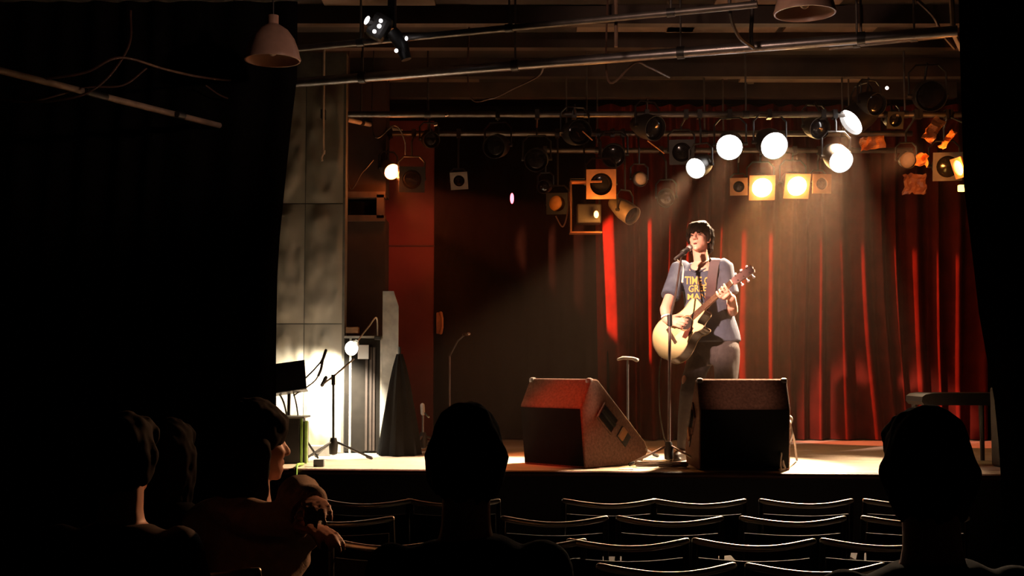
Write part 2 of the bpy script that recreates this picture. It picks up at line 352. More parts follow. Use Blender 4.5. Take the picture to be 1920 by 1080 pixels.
# ------------------------------------------------------------------ spotlights
BEAMS = []
L_WHITE = glow('lens_white', (1.0, 0.96, 0.92), 16); L_AMBER = glow('lens_amber', (1.0, 0.62, 0.22), 60)
L_ORANGE = glow('lens_orange', (1.0, 0.36, 0.12), 30)
L_DARK = mat('lens_dark', (0.012, 0.011, 0.012), 0.12, spec=0.6)
L_FROST = mat('lens_frost', (0.62, 0.50, 0.42), 0.5)
L_TAN = mat('lens_tan', (0.45, 0.19, 0.06), 0.35)
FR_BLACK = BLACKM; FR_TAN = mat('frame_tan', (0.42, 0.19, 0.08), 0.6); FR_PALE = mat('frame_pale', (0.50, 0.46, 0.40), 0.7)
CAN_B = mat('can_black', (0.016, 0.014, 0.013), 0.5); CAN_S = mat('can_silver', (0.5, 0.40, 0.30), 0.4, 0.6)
def par(px, py, Y, aim, R, label, lens=L_DARK, frame=None, can=CAN_B, row=None, group=None, length=2.3, beam=None, fs=1.12, roll=0.0, name='spotlight', halo=0):
    P = U(px, py, Y); d = V(aim).normalized(); s, u = perp(d)
    if abs(roll) > 0:
        q = M.Rotation(roll, 3, d); s, u = q@s, q@u
    t = thing(name, label, 'spotlight', tuple(P), group)
    MB().lathe([(R, 0.03), (R, -R*0.9), (R*0.93, -R*1.3), (R*0.62, -R*length), (R*0.45, -R*length-0.02), (0.001, -R*length-0.02), (0.001, -R*length), (R*0.56, -R*length+0.01), (R*0.88, -R*1.3), (R*0.95, -R*0.85), (R*0.95, 0.03), (R, 0.03)], P, d, 22).build('can', can, t, smooth=True)
    MB().lathe([(0.001, 0.012), (R*0.5, 0.009), (R*0.8, 0.002), (R*0.95, -0.008), (R*0.95, -0.014), (0.001, -0.014)], P, d, 22).build('lens', lens, t, smooth=True)
    if frame:
        mb = MB(); n = 24; h = R*fs; vs = []
        for k in range(n):
            a = 2*math.pi*k/n+math.pi/4; c, q = math.cos(a), math.sin(a); m = h/max(abs(c), abs(q)); ri = R*0.86
            for (rad, z) in ((ri, 0.034), (None, 0.034), (None, 0.044), (ri, 0.044)):
                x, y = (c*rad, q*rad) if rad else (c*m, q*m)
                vs.append(P+s*x+u*y+d*z)
        fc = []
        for k in range(n):
            for j in range(4): fc.append((k*4+j, k*4+(j+1) % 4, ((k+1) % n)*4+(j+1) % 4, ((k+1) % n)*4+j))
        mb.add(vs, fc).build('gel_frame', frame, t)
    # yoke in the plane of the lamp's side axis and world up, then clamp on the bar
    hs = V((d.y, -d.x, 0)); hs = hs.normalized() if hs.length > 0.1 else V((1, 0, 0))
    c = P-d*R*0.8; yr = R*1.18
    top = c+V((0, 0, R*2.0))
    MB().tube([c-hs*yr, c-hs*yr+V((0, 0, R*1.5)), top-hs*yr*0.6, top+hs*yr*0.6, c+hs*yr+V((0, 0, R*1.5)), c+hs*yr], 0.008, 6).build('yoke', BLACKM, t)
    for sg in (-1, 1): MB().tube([c+hs*sg*R*0.95, c+hs*sg*yr*1.1], 0.014, 8).build('knob', BLACKM, t)
    if row:
        pz = RZ[row]; pt = V((top.x, row, pz))
        cl = MB(); cl.tube([top, V((top.x, top.y, max(top.z+0.02, (top.z+pz)/2))), pt-V((0, 0, 0.02))], 0.009, 6); cl.box(pt, (0.035, 0.07, 0.07)); cl.build('clamp', BLACKM, t)
    else:
        MB().tube([top, V((top.x, top.y, ZC))], 0.007, 6).build('drop_rod', BLACKM, t)
    if beam:
        pw_, colr, ang, tgt, bl = beam
        spot(P+d*0.06, tgt, pw_, colr, ang, bl, R*0.7, 'spotlight_beam')
        if halo: point(P+d*0.10, halo, colr, 0.04, 'spotlight_spill')
    return t
WH = (1.0, 0.70, 0.44); AM = (1.0, 0.50, 0.14); OR = (1.0, 0.24, 0.05)
def T(px, py, Y): return U(px, py, Y)
par(1307, 314, 9.6, (-0.55, -0.75, -0.40), 0.085, 'lowest of the white spotlights, left of the bright pair, tilted to the left', L_WHITE, row=9.7, beam=(2400, WH, 36, (-0.4, 8.65, 0.6), 0.5))
par(1368, 275, 9.6, (-0.22, -0.9, -0.38), 0.105, 'round white spotlight above the singer, left one of the bright pair', L_WHITE, row=9.7, beam=(1000, WH, 34, (0.8, 8.1, 0.6), 0.5))
par(1450, 272, 9.6, (0.1, -0.92, -0.40), 0.112, 'largest round white spotlight, right one of the bright pair', L_WHITE, row=9.7, beam=(2200, WH, 44, (1.75, 6.2, 0.6), 0.5))
par(1600, 226, 9.65, (-0.78, -0.26, -0.60), 0.118, 'white spotlight with a thin slanted oval face, highest on the right', L_WHITE, row=9.7, beam=(2200, WH, 50, (2.0, 8.7, 0.8), 0.5))
par(1575, 300, 9.6, (0.12, -0.85, -0.45), 0.10, 'round white spotlight under the slanted oval one, with a clip over its rim', L_WHITE, row=9.7, beam=(2200, WH, 52, (1.6, 8.9, 1.3), 0.5))
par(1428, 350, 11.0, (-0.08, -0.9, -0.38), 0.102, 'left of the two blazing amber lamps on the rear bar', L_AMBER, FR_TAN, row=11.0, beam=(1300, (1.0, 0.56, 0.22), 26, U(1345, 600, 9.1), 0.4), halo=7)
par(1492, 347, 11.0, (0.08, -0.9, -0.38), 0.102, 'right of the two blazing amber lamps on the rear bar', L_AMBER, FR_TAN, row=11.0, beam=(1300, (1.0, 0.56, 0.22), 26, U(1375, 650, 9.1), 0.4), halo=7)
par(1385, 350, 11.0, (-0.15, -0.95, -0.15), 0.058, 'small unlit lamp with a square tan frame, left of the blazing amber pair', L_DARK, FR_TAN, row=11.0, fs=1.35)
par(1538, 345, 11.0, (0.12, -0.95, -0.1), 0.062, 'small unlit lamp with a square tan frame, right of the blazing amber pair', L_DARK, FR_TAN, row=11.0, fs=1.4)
par(733, 320, 10.2, (0.45, -0.75, -0.45), 0.070, 'glowing orange lamp at the left end of the rig', L_ORANGE, None, CAN_S, row=10.4, beam=(450, OR, 70, (1.6, 8.6, 0.9), 0.3), halo=6)
par(772, 336, 10.1, (0.1, -0.95, -0.2), 0.092, 'dark lamp can with an edge-lit square frame, right of the glowing orange lamp', L_DARK, FR_BLACK, row=10.4, fs=1.15)
par(716, 296, 10.35, (0.2, -0.85, 0.15), 0.05, 'pale silver lamp body just above the glowing orange lamp', L_FROST, None, CAN_S, row=10.4)
par(860, 340, 10.3, (0.12, -0.98, -0.05), 0.055, 'small lamp with a pale square frame around a black opening', L_DARK, FR_PALE, row=10.4, fs=1.32, roll=0.08)
par(1045, 382, 10.3, (-0.1, -0.98, -0.1), 0.078, 'lamp with a dull orange lens left of the barn-door flood', L_TAN, FR_BLACK, row=10.4, fs=1.15)
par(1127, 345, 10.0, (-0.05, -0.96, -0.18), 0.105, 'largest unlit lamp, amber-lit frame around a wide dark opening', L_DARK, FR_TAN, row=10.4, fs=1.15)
par(1200, 336, 10.3, (0.05, -0.95, -0.25), 0.062, 'unlit lamp with a pale frosted face, left of the white spotlights', L_FROST, None, row=10.4)
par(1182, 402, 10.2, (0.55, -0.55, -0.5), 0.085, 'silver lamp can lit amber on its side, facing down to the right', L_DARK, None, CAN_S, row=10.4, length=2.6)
par(1248, 372, 10.6, (-0.2, -0.9, -0.35), 0.075, 'dim lamp can behind the singer, left above his head', L_DARK, None, row=11.0)
par(1278, 285, 9.9, (-0.1, -0.95, -0.2), 0.09, 'black lamp can left of the lowest white spotlight', L_DARK, FR_BLACK, row=9.7)
par(1150, 292, 10.2, (-0.1, -0.95, -0.25), 0.10, 'black lamp can above the largest unlit lamp', L_DARK, None, row=10.4)
par(1005, 300, 9.8, (-0.1, -0.95, -0.25), 0.095, 'black lamp can over the middle of the stage, above the tiny red light', L_DARK, None, row=9.7)
par(928, 275, 9.8, (-0.3, -0.9, -0.25), 0.095, 'black lamp can turned left, right of the pale square frame', L_DARK, None, row=9.7)
par(1085, 248, 9.5, (0.3, -0.9, -0.15), 0.10, 'black lamp can close under the front bar, middle of the rig', L_DARK, None, row=9.7)
par(1225, 240, 9.6, (0.5, -0.8, -0.3), 0.10, 'black lamp can turned right, under the front bar above the singer', L_DARK, None, row=9.7)
par(1535, 240, 9.9, (0.2, -0.9, -0.3), 0.09, 'black lamp can between the largest white spotlight and the slanted oval one', L_DARK, None, row=9.7)
par(1640, 195, 9.5, (0.3, -0.85, -0.3), 0.09, 'black lamp can with a tiny white light, right of the slanted oval spotlight', L_DARK, None, row=9.7)
par(1675, 225, 9.7, (0.1, -0.95, -0.25), 0.06, 'small dark lamp can among the orange gels on the right', L_DARK, FR_BLACK, row=9.7)
par(1745, 180, 9.4, (-0.1, -0.95, -0.25), 0.12, 'wide black lamp can at the upper right end of the rig', L_DARK, None, row=9.7)
par(1702, 300, 9.9, (-0.1, -0.95, -0.25), 0.068, 'lamp with a pale grey face low on the right of the rig', L_FROST, None, row=9.7)
par(1775, 312, 9.7, (-0.15, -0.95, -0.2), 0.10, 'unlit lamp with a grey square frame at the right end of the rig', L_DARK, mat('frame_grey', (0.16, 0.13, 0.11), 0.6), row=9.7)
par(622, 232, 9.9, (0.75, -0.6, 0.1), 0.06, 'lamp with a pale thin oval face at the far left of the rig', L_FROST, None, row=9.7)
par(808, 262, 10.2, (0.3, -0.9, -0.2), 0.07, 'black lamp can between the cream bar and the pale square frame', L_DARK, None, row=10.4)
par(1020, 350, 10.8, (-0.3, -0.9, -0.2), 0.06, 'small black lamp behind the lamp with the dull orange lens', L_DARK, None, row=11.0)
# amber lamp inside the barn-door flood, and the one at the right end
fl = thing('flood_lamp', 'box-shaped flood lamp with open barn doors, edges lit amber', 'flood lamp', tuple(U(1100, 395, 10.1)))
c = U(1098, 400, 10.15)
MB().bbox(c+V((0.03, 0.08, 0.0)), (0.20, 0.16, 0.16), 0.01).build('housing', CAN_B, fl)
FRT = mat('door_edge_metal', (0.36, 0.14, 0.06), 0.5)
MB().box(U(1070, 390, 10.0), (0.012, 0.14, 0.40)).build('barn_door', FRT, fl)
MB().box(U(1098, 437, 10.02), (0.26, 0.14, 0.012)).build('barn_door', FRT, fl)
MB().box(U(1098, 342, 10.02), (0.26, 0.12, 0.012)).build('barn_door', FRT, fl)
MB().tube([c+V((-0.1, 0.08, 0)), c+V((-0.12, 0.08, 0.3)), c+V((0.12, 0.08, 0.3)), c+V((0.12, 0.08, 0))], 0.008, 6).tube([c+V((0, 0.08, 0.3)), V((c.x, 10.4, RZ[10.4]))], 0.009, 6).build('yoke', BLACKM, fl)
MB().ell(U(1118, 402, 10.0), (0.02, 0.02, 0.03)).build('bulb', glow('bulb_amber', (1.0, 0.42, 0.12), 6), fl, smooth=True)
point(U(1124, 406, 9.90), 9, (1.0, 0.36, 0.07), 0.03)
rl = par(1806, 312, 9.3, (-0.9, -0.15, -0.3), 0.07, 'bright orange lamp half hidden by the right wing curtain', L_ORANGE, FR_TAN, CAN_S, row=9.7)
point(U(1786, 318, 9.2), 9, (1.0, 0.30, 0.05), 0.03)
MB().bbox(U(1803, 353, 9.3), (0.05, 0.04, 0.05), 0.008).build('indicator_light', glow('indicator_amber', (1.0, 0.55, 0.1), 6), rl)
MB().ell(U(960, 372, 10.3), (0.016, 0.016, 0.045)).build('indicator_light', glow('indicator_red', (1.0, 0.12, 0.16), 6), [o for o in bpy.data.objects if 'above the tiny red light' in str(o.get('label', ''))][0], smooth=True)
# crumpled colour gels
GEL = mat('orange_gel', (0.80, 0.26, 0.06), 0.4, var=0.3, scale=20)
def gel(px, py, Y, w_, h_, rot, par_, sd, m=None):
    c = U(px, py, Y); vs = []; n = 9
    R = M.Rotation(rot, 3, 'Y')
    for j in range(n):
        for i in range(n):
            x, z = (i/(n-1)-0.5)*w_, (j/(n-1)-0.5)*h_
            k = noise.noise(V((x*18, z*18, sd)))
            vs.append(c+R@V((x+0.02*noise.noise(V((z*25, sd, 1))), 0.05*k, z+0.025*noise.noise(V((x*25, sd, 5))))))
    fs = [(j*n+i, j*n+i+1, (j+1)*n+i+1, (j+1)*n+i) for j in range(n-1) for i in range(n-1)]
    o = MB().add(vs, fs).build('colour_gel', m or GEL, par_, fix=False)
    sm = o.modifiers.new('thickness', 'SOLIDIFY'); sm.thickness = 0.003
BYL = lambda w_: [o for o in bpy.data.objects if o.parent is None and w_ in str(o.get('label', ''))][0]
gel(1636, 268, 9.5, 0.19, 0.10, -0.1, BYL('thin slanted oval face'), 1)
gel(1750, 243, 9.3, 0.09, 0.20, 0.6, BYL('wide black lamp can'), 2)
gel(1776, 262, 9.25, 0.05, 0.16, 0.7, BYL('wide black lamp can'), 3)
gel(1729, 300, 9.4, 0.09, 0.10, 0.2, BYL('pale grey face'), 4)
gel(1715, 345, 9.7, 0.18, 0.16, 0.0, BYL('pale grey face'), 5, mat('brown_gel', (0.22, 0.08, 0.05), 0.5))
for px, py, px2, py2, lb in ((1092, 246, 1111, 263, 'close under the front bar'), (1214, 264, 1246, 288, 'turned right, under the front bar')):
    MB().tube([U(px, py, 9.4), U(px2, py2, 9.4)], 0.010, 6, flat=0.4).build('strap', GEL, BYL(lb))
# LED head on the ceiling, upper left
lh = thing('moving_head_lamp', 'black multi-lens lamp with white lit lenses under the ceiling, upper left', 'moving lamp', tuple(U(715, 60, 8.0)))
c = U(712, 52, 8.05)
MB().bbox(c, (0.13, 0.12, 0.17), 0.03, M.Rotation(0.5, 3, 'Y')).build('head', CAN_B, lh)
MB().tube([U(735, 60, 8.05), U(752, 80, 8.05), U(762, 112, 8.05)], [0.045, 0.05, 0.035], 10).build('arm', CAN_B, lh, smooth=True)
MB().tube([U(735, 55, 8.1), V((U(735, 55, 8.1).x, 8.1, ZC))], 0.03, 10).build('bracket', CAN_B, lh)
LW2 = glow('led_white', (1.0, 0.93, 0.93), 5)
for px, py, rx, rz, rot in ((688, 38, 0.014, 0.030, 0.45), (714, 39, 0.013, 0.013, 0), (711, 49, 0.014, 0.014, 0), (702, 59, 0.013, 0.013, 0), (762, 72, 0.010, 0.014, 0), (743, 95, 0.012, 0.013, 0)):
    MB().ell(U(px, py, 7.93), (rx, 0.012, rz), M.Rotation(rot, 3, 'Y'), 12, 8).build('led_lens', LW2, lh, smooth=True)
MB().tube([U(688, 40, 7.99), U(712, 46, 8.05)], 0.03, 8).tube([U(743, 95, 7.96), U(752, 90, 8.05)], 0.016, 8).build('lens_mount', CAN_B, lh)
MB().ell(U(1663, 165, 9.3), (0.013, 0.01, 0.013)).build('indicator_light', LW2, BYL('with a tiny white light'), smooth=True)
MB().ell(U(838, 215, 9.6), (0.018, 0.018, 0.018)).build('clamp_knob', CHROME, BYL('long bright steel bar'), smooth=True)
MB().ell(U(817, 233, 9.6), (0.018, 0.018, 0.018)).build('clamp_knob', CHROME, BYL('long bright steel bar'), smooth=True)

# pendant shades
SHADE = mat('enamel_shade', (0.52, 0.33, 0.25), 0.4, var=0.12)
def pendant(px, py, Y, R, label):
    c = U(px, py, Y); t = thing('pendant_lamp', label, 'pendant lamp', (c.x, c.y, ZC))
    pr = [(R, 0), (R*1.02, 0.012), (R*0.98, 0.03), (R*0.93, 0.07), (R*0.78, 0.14), (R*0.55, 0.195), (R*0.30, 0.225), (R*0.2, 0.235), (R*0.2, 0.29), (0.001, 0.29)]
    inn = [(0.001, 0.2), (R*0.5, 0.17), (R*0.75, 0.12), (R*0.9, 0.06), (R*0.95, 0.0), (R, 0)]
    MB().lathe(pr, c, seg=32).lathe(inn, c, seg=32).build('shade', SHADE, t, smooth=True)
    MB().ell(c+V((0, 0, 0.08)), (0.035, 0.035, 0.05)).build('bulb', L_FROST, t, smooth=True)
    MB().tube([c+V((0, 0, 0.285)), V((c.x, c.y, ZC))], 0.006, 6).build('cord', BLACKM, t)
pendant(511, 114, 7.7, 0.175, 'unlit dome pendant lamp hanging at the upper left of the stage')
pendant(1509, 26, 7.4, 0.185, 'unlit dome pendant lamp at the top right, seen into its opening')
# round ceiling fitting, and an ivory disc in place of a bright broken hole
def disc(px, py, r, m, name, label, cat):
    d = U(px, py, 1); k = (ZC-0.02-CAMZ)/(d.z-CAMZ); p = U(px, py, k)
    tag(MB().lathe([(0.001, 0), (r*0.8, -0.004), (r, 0.004), (r, 0.02)], (p.x, p.y, ZC-0.02), seg=24).build(name, m, smooth=True), label, cat)
disc(1403, 163, 0.11, BEIGE, 'ceiling_fitting', 'flat round pale fitting in the ceiling above the white spotlights', 'ceiling fitting')
disc(1475, 127, 0.20, mat('ivory_ring', (0.62, 0.52, 0.40), 0.7, var=0.4, scale=10), 'ceiling_fitting', 'larger ivory disc in place of a bright broken ceiling hole, right of the flat round fitting', 'ceiling fitting')
# hanging cables under the ceiling
CABLE = mat('cable_rubber', (0.03, 0.024, 0.022), 0.5); CABR = mat('cable_brown', (0.10, 0.05, 0.035), 0.55)
def cable(pts, r, m, label, name='hanging_cable', cat='cable', n=8, up=0):
    if up: pts = [V((pts[0].x, pts[0].y, ZC))]+list(pts)
    return tag(MB().tube(smoothpath(pts, n), r, 6).build(name, m, smooth=True), label, cat)
cable([U(-20, 182, 7), U(90, 190, 7), U(180, 165, 7.1), U(240, 90, 7.3), U(245, 20, 7.4)], 0.007, CABR, 'brown cable looping highest along the left wall')
cable([U(70, 150, 7), U(160, 136, 7.1), U(225, 108, 7.2), U(310, 130, 7.6), U(380, 145, 8), U(450, 151, 8.3), U(545, 146, 8.8)], 0.008, CABR, 'long brown cable swagged between the left wall and the bright bar')
cable([U(-10, 185, 7.1), U(60, 190, 7.1), U(160, 165, 7.3), U(230, 160, 7.4), U(275, 128, 7.5)], 0.006, CABR, 'short brown cable looped over the tan pipe')
cable([U(385, 160, 8.1), U(420, 182, 8.2), U(470, 192, 8.4), U(540, 165, 8.8)], 0.006, CABR, 'brown cable drooping below the left pendant lamp')
cable([U(1368, -20, 7.4), U(1370, 30, 7.45), U(1385, 68, 7.6), U(1412, 90, 7.8)], 0.012, CABLE, 'thinner curved black cable hanging to the bright bar, left of the thicker one')
cable([U(1412, -10, 7.7), U(1410, 30, 7.75), U(1408, 68, 7.8), U(1412, 92, 7.8)], 0.014, CABLE, 'thicker black cable hanging straight down, nearer the top right pendant lamp, clamp at its end')
cable([U(880, 175, 9.0), U(920, 185, 9.0), U(965, 165, 8.9), U(1010, 142, 8.8), U(1020, 120, 8.7)], 0.007, CABR, 'brown cable drooping under the middle of the bright bar', up=1)
cable([U(1140, 150, 8.5), U(1190, 118, 8.4), U(1215, 125, 8.5), U(1255, 145, 8.8)], 0.008, CABR, 'brown cable hooked over the bright bar above the singer', up=1)
cable([U(1720, 0, 7.6), U(1750, 30, 7.7), U(1765, 60, 7.8), U(1790, 90, 8.0)], 0.012, CABR, 'brown cable at the top right beside the wing curtain')
cable([U(606, 271, 9.6), U(608, 282, 9.6), U(603, 295, 9.6), U(604, 302, 9.6)], 0.010, mat('white_cable', (0.7, 0.6, 0.5), 0.5), 'short white cable end dangling in front of the padded wall', up=1)
cable([U(700, 250, 9.8), U(740, 235, 9.8), U(758, 262, 9.9), U(760, 290, 10.0)], 0.005, CABLE, 'thin cable arching over the glowing orange lamp', up=1)
cable([U(653, 340, 9.9), U(680, 322, 9.9), U(700, 300, 10.0)], 0.005, CABR, 'thin cable running down left from the glowing orange lamp', up=1)
cable([U(1042, 405, 10.1), U(1055, 425, 10.1), U(1064, 400, 10.05), U(1068, 360, 10.1)], 0.006, FRT, 'cable looping under the lamp with the dull orange lens')
MB_h = tag(MB().tube([V((U(1155, 35, 7.7).x, 7.7, ZC)), U(1155, 35, 7.7), U(1155, 88, 7.7)], 0.012, 8).build('hook_rod', mat('brown_rod', (0.14, 0.08, 0.05), 0.5), smooth=True), 'short tan rod hanging above the bright bar near the middle', 'rod')
MB_h = tag(MB().tube([V((U(1782, 40, 7.7).x, 7.7, ZC)), U(1788, 62, 7.75), U(1802, 92, 8.0)], 0.018, 8).build('hook_rod', mat('tan_pipe', (0.36, 0.27, 0.20)), smooth=True), 'short slanted rod at the right end of the bright bar', 'rod')

# ------------------------------------------------------------------ monitor wedges
CARPET = mat('monitor_carpet', (0.17, 0.09, 0.068), 0.9, var=0.3, scale=60, bump=0.4, spec=0.15)
GRILL = mat('grille_black', (0.003, 0.003, 0.003), 0.9, spec=0.1)
CORN = mat('corner_metal', (0.35, 0.30, 0.28), 0.45, 0.5)
def wedge(label, c, yaw, W=0.60):
    """c: floor point in the middle of the audience side; local x = width, y = away from audience, z up"""
    R = M.Rotation(yaw, 3, 'Z'); t = thing('stage_monitor', label, 'monitor speaker', tuple(c))
    prof = [(0.04, 0.0), (0.62, 0.0), (0.70, 0.09), (0.66, 0.16), (0.17, 0.595), (0.10, 0.60), (0.0, 0.41)]
    ax = R@V((0, 1, 0)); ay = V((0, 0, 1)); az = R@V((1, 0, 0)); c = V(c)
    def P(x, y, z): return c+az*x+ax*y+ay*z
    MB().prism(prof, P(-W/2, 0, 0), ax, ay, az, W).build('cabinet', CARPET, t)
    bv = t.children[0].modifiers.new('edges', 'BEVEL'); bv.width = 0.010; bv.segments = 2
    # black audience-side panel
    MB().prism([(0.035, 0.015), (0.05, 0.015), (0.012, 0.40), (-0.006, 0.40)], P(-W/2+0.01, 0, 0), ax, ay, az, W-0.02).build('back_panel', GRILL, t)
    # speaker grille on the slanted front
    nrm = V((0.49, -0.435)).normalized(); n2 = (0.435/0.655, 0.49/0.655)
    MB().prism([(0.64+n2[0]*0.006, 0.178+n2[1]*0.006), (0.64+n2[0]*0.02, 0.178+n2[1]*0.02), (0.19+n2[0]*0.02, 0.577+n2[1]*0.02), (0.19+n2[0]*0.006, 0.577+n2[1]*0.006)], P(-W/2+0.03, 0, 0), ax, ay, az, W-0.06).build('grille', GRILL, t)
    for x in (-W/2+0.02, W/2-0.02):
        for (y, z) in ((0.105, 0.585), (0.675, 0.10)):
            MB().bbox(P(x, y, z), (0.042, 0.042, 0.042), 0.015, R).build('corner_protector', CORN, t)
    # recessed handle and connector plate on both ends
    for sg in (-1, 1):
        x = sg*(W/2+0.002)
        def rim(y0, z0, y1, z1, w_, rot, m, nm):
            pass
        hc = V((0.26, 0.33)); ang = -0.72
        e1 = V((math.cos(ang), math.sin(ang))); e2 = V((-math.sin(ang), math.cos(ang)))
        def q(a, b, cc=hc): v = cc+e1*a+e2*b; return (v.x, v.y)
        sx = az*sg
        o = MB().prism([q(-0.085, -0.055), q(0.085, -0.055), q(0.085, 0.055), q(-0.085, 0.055)], P(x, 0, 0), ax, ay, sx, 0.004).build('handle', mat('handle_recess', (0.004, 0.004, 0.004), 0.5), t)
        mb = MB()
        for a0, b0, a1, b1 in ((-0.095, -0.065, 0.095, -0.055), (-0.095, 0.055, 0.095, 0.065), (-0.095, -0.065, -0.085, 0.065), (0.085, -0.065, 0.095, 0.065)):
            mb.prism([q(a0, b0), q(a1, b0), q(a1, b1), q(a0, b1)], P(x, 0, 0), ax, ay, sx, 0.012)
        mb.build('handle_rim', CARPET, o)
        MB().prism([q(-0.08, -0.01), q(0.08, -0.01), q(0.08, 0.012), q(-0.08, 0.012)], P(x+sg*0.004, 0, 0), ax, ay, sx, 0.02).build('grip', BLACKM, o)
        h2 = V((0.43, 0.20))
        o2 = MB().prism([q(-0.06, -0.045, h2), q(0.06, -0.045, h2), q(0.06, 0.045, h2), q(-0.06, 0.045, h2)], P(x, 0, 0), ax, ay, sx, 0.005).build('connector_plate', BLACKM, t)
        MB().prism([q(-0.055, -0.04, h2), q(0.0, -0.04, h2), q(0.0, 0.04, h2), q(-0.055, 0.04, h2)], P(x+sg*0.005, 0, 0), ax, ay, sx, 0.012).build('connector', mat('connector_tan', (0.45, 0.22, 0.10), 0.5), o2)
    return t
wc = U(1032, 878, 8.42); wedge('slanted monitor wedge turned sideways, its top lit red, left of the mic stand', (wc.x+0.0, 8.50, SZ), -0.80, 0.58)
wc = U(1396, 880, 8.2); wedge('dark monitor wedge with its back to the audience, in front of the singer', (wc.x, 8.16, SZ), 0.0, 0.60)

# ------------------------------------------------------------------ the guitar
HOLE = U(1287, 606, 8.92)
GA = V((0.677, -0.369, 0.636)).normalized(); GN = V((-0.68, -0.67, 0.30)); GN = (GN-GA*GN.dot(GA)).normalized(); GW = GA.cross(GN).normalized()
GS = 0.93
def G(s, w_, h=0.0): return HOLE+(GA*s+GW*w_+GN*h)*GS          # s along the neck from the sound hole, w_ to the treble side, h off the top
gt = thing('acoustic_guitar', 'natural spruce acoustic guitar with a cutaway, held by the singer', 'guitar', tuple(HOLE))
SPRUCE = woodmat('spruce', (0.86, 0.70, 0.32), (0.92, 0.78, 0.38), (3, 3, 3), 0.35)
ROSE = woodmat('rosewood', (0.05, 0.028, 0.016), (0.09, 0.05, 0.03), (2, 9, 9), 0.3)
NECKW = woodmat('neck_wood', (0.20, 0.09, 0.04), (0.28, 0.13, 0.06), (2, 8, 8), 0.4)
bass = [(-0.33, 0.0), (-0.325, 0.06), (-0.30, 0.12), (-0.26, 0.165), (-0.20, 0.19), (-0.14, 0.187), (-0.08, 0.160), (-0.03, 0.130), (0.02, 0.119), (0.07, 0.127), (0.115, 0.139), (0.148, 0.137), (0.168, 0.118), (0.178, 0.08), (0.181, 0.03), (0.18, 0.0)]
treb = [(0.18, 0.02), (0.165, 0.034), (0.12, 0.045), (0.085, 0.06), (0.08, 0.08), (0.10, 0.115), (0.105, 0.135), (0.085, 0.143), (0.05, 0.134), (0.02, 0.119), (-0.03, 0.130), (-0.08, 0.160), (-0.14, 0.187), (-0.20, 0.19), (-0.26, 0.165), (-0.30, 0.12), (-0.325, 0.06)]
def dense(pts, n=3):
    out = smoothpath([(a, b, 0) for a, b in pts], n); return [(p.x, p.y) for p in out]
outl = dense([(s, -w_) for s, w_ in bass])[:-1]+dense([(s, w_) for s, w_ in treb])
TH = 0.10
MB().prism(outl, G(0, 0, -TH), GA*GS, GW*GS, GN*GS, TH-0.004).build('body', ROSE, gt, smooth=True)
MB().prism([(s, w_) for s, w_ in outl], G(0, 0, -0.004), GA*GS, GW*GS, GN, 0.004).build('soundboard', SPRUCE, gt)
for h in (0.001, -TH+0.002):
    MB().tube([G(s, w_, h) for s, w_ in outl]+[G(outl[0][0], outl[0][1], h)], 0.0035, 6).build('binding', mat('cream_binding', (0.62, 0.48, 0.28), 0.4), gt, smooth=True)
MB().lathe([(0.001, 0.0012), (0.05, 0.0012)], G(0, 0, 0), GN, 28).build('sound_hole', mat('hole_dark', (0.015, 0.008, 0.005), 0.8), gt)
MB().lathe([(0.052, 0.001), (0.062, 0.002), (0.062, 0.001)], G(0, 0, 0), GN, 28).build('rosette', mat('rosette_brown', (0.22, 0.10, 0.05), 0.4), gt)
MB().bbox(G(-0.155, 0, 0.006), (0.025, 0.15, 0.012), 0.004, M((GA, GW, GN)).transposed()).build('bridge', ROSE, gt)
MB().prism([(0.02, 0.052), (-0.05, 0.05), (-0.09, 0.075), (-0.07, 0.11), (-0.01, 0.105), (0.03, 0.085)], G(0, 0, 0), GA*GS, GW*GS, GN, 0.0015).build('pickguard', mat('pickguard_brown', (0.10, 0.03, 0.02), 0.25), gt)
Rg = M((GA, GW, GN)).transposed()
MB().prism([(0.06, -0.026), (0.48, -0.021), (0.48, 0.021), (0.06, 0.026)], G(0, 0, 0.001), GA*GS, GW*GS, GN, 0.008).build('fingerboard', mat('fingerboard_wood', (0.16, 0.07, 0.035), 0.45), gt)
nk = [[G(s, math.cos(a)*hw_, -0.001-math.sin(a)*dp) for a in [math.pi*k/8 for k in range(9)]] for s, hw_, dp in ((0.16, 0.027, 0.06), (0.19, 0.026, 0.03), (0.25, 0.025, 0.02), (0.48, 0.021, 0.017))]
MB().loft(nk).build('neck', NECKW, gt, smooth=True)
for k in range(1, 18):
    s = 0.48-0.635*(1-2**(-k/12.0))
    if s > 0.065: MB().tube([G(s, -0.024, 0.0095), G(s, 0.024, 0.0095)], 0.0012, 5).build('fret', CHROME, gt)
hd = MB().prism([(0.0, -0.021), (0.02, -0.034), (0.18, -0.038), (0.19, -0.015), (0.185, 0.0), (0.19, 0.015), (0.18, 0.038), (0.02, 0.034), (0.0, 0.021)], G(0.48, 0, -0.012), (GA-GN*0.22)*GS, GW*GS, GN, 0.013).build('headstock', mat('headstock_face', (0.20, 0.11, 0.10), 0.3), gt)
MB().bbox(G(0.482, 0, 0.007), (0.006, 0.043, 0.012), 0.002, Rg).build('nut', mat('bone', (0.7, 0.6, 0.45), 0.5), gt)
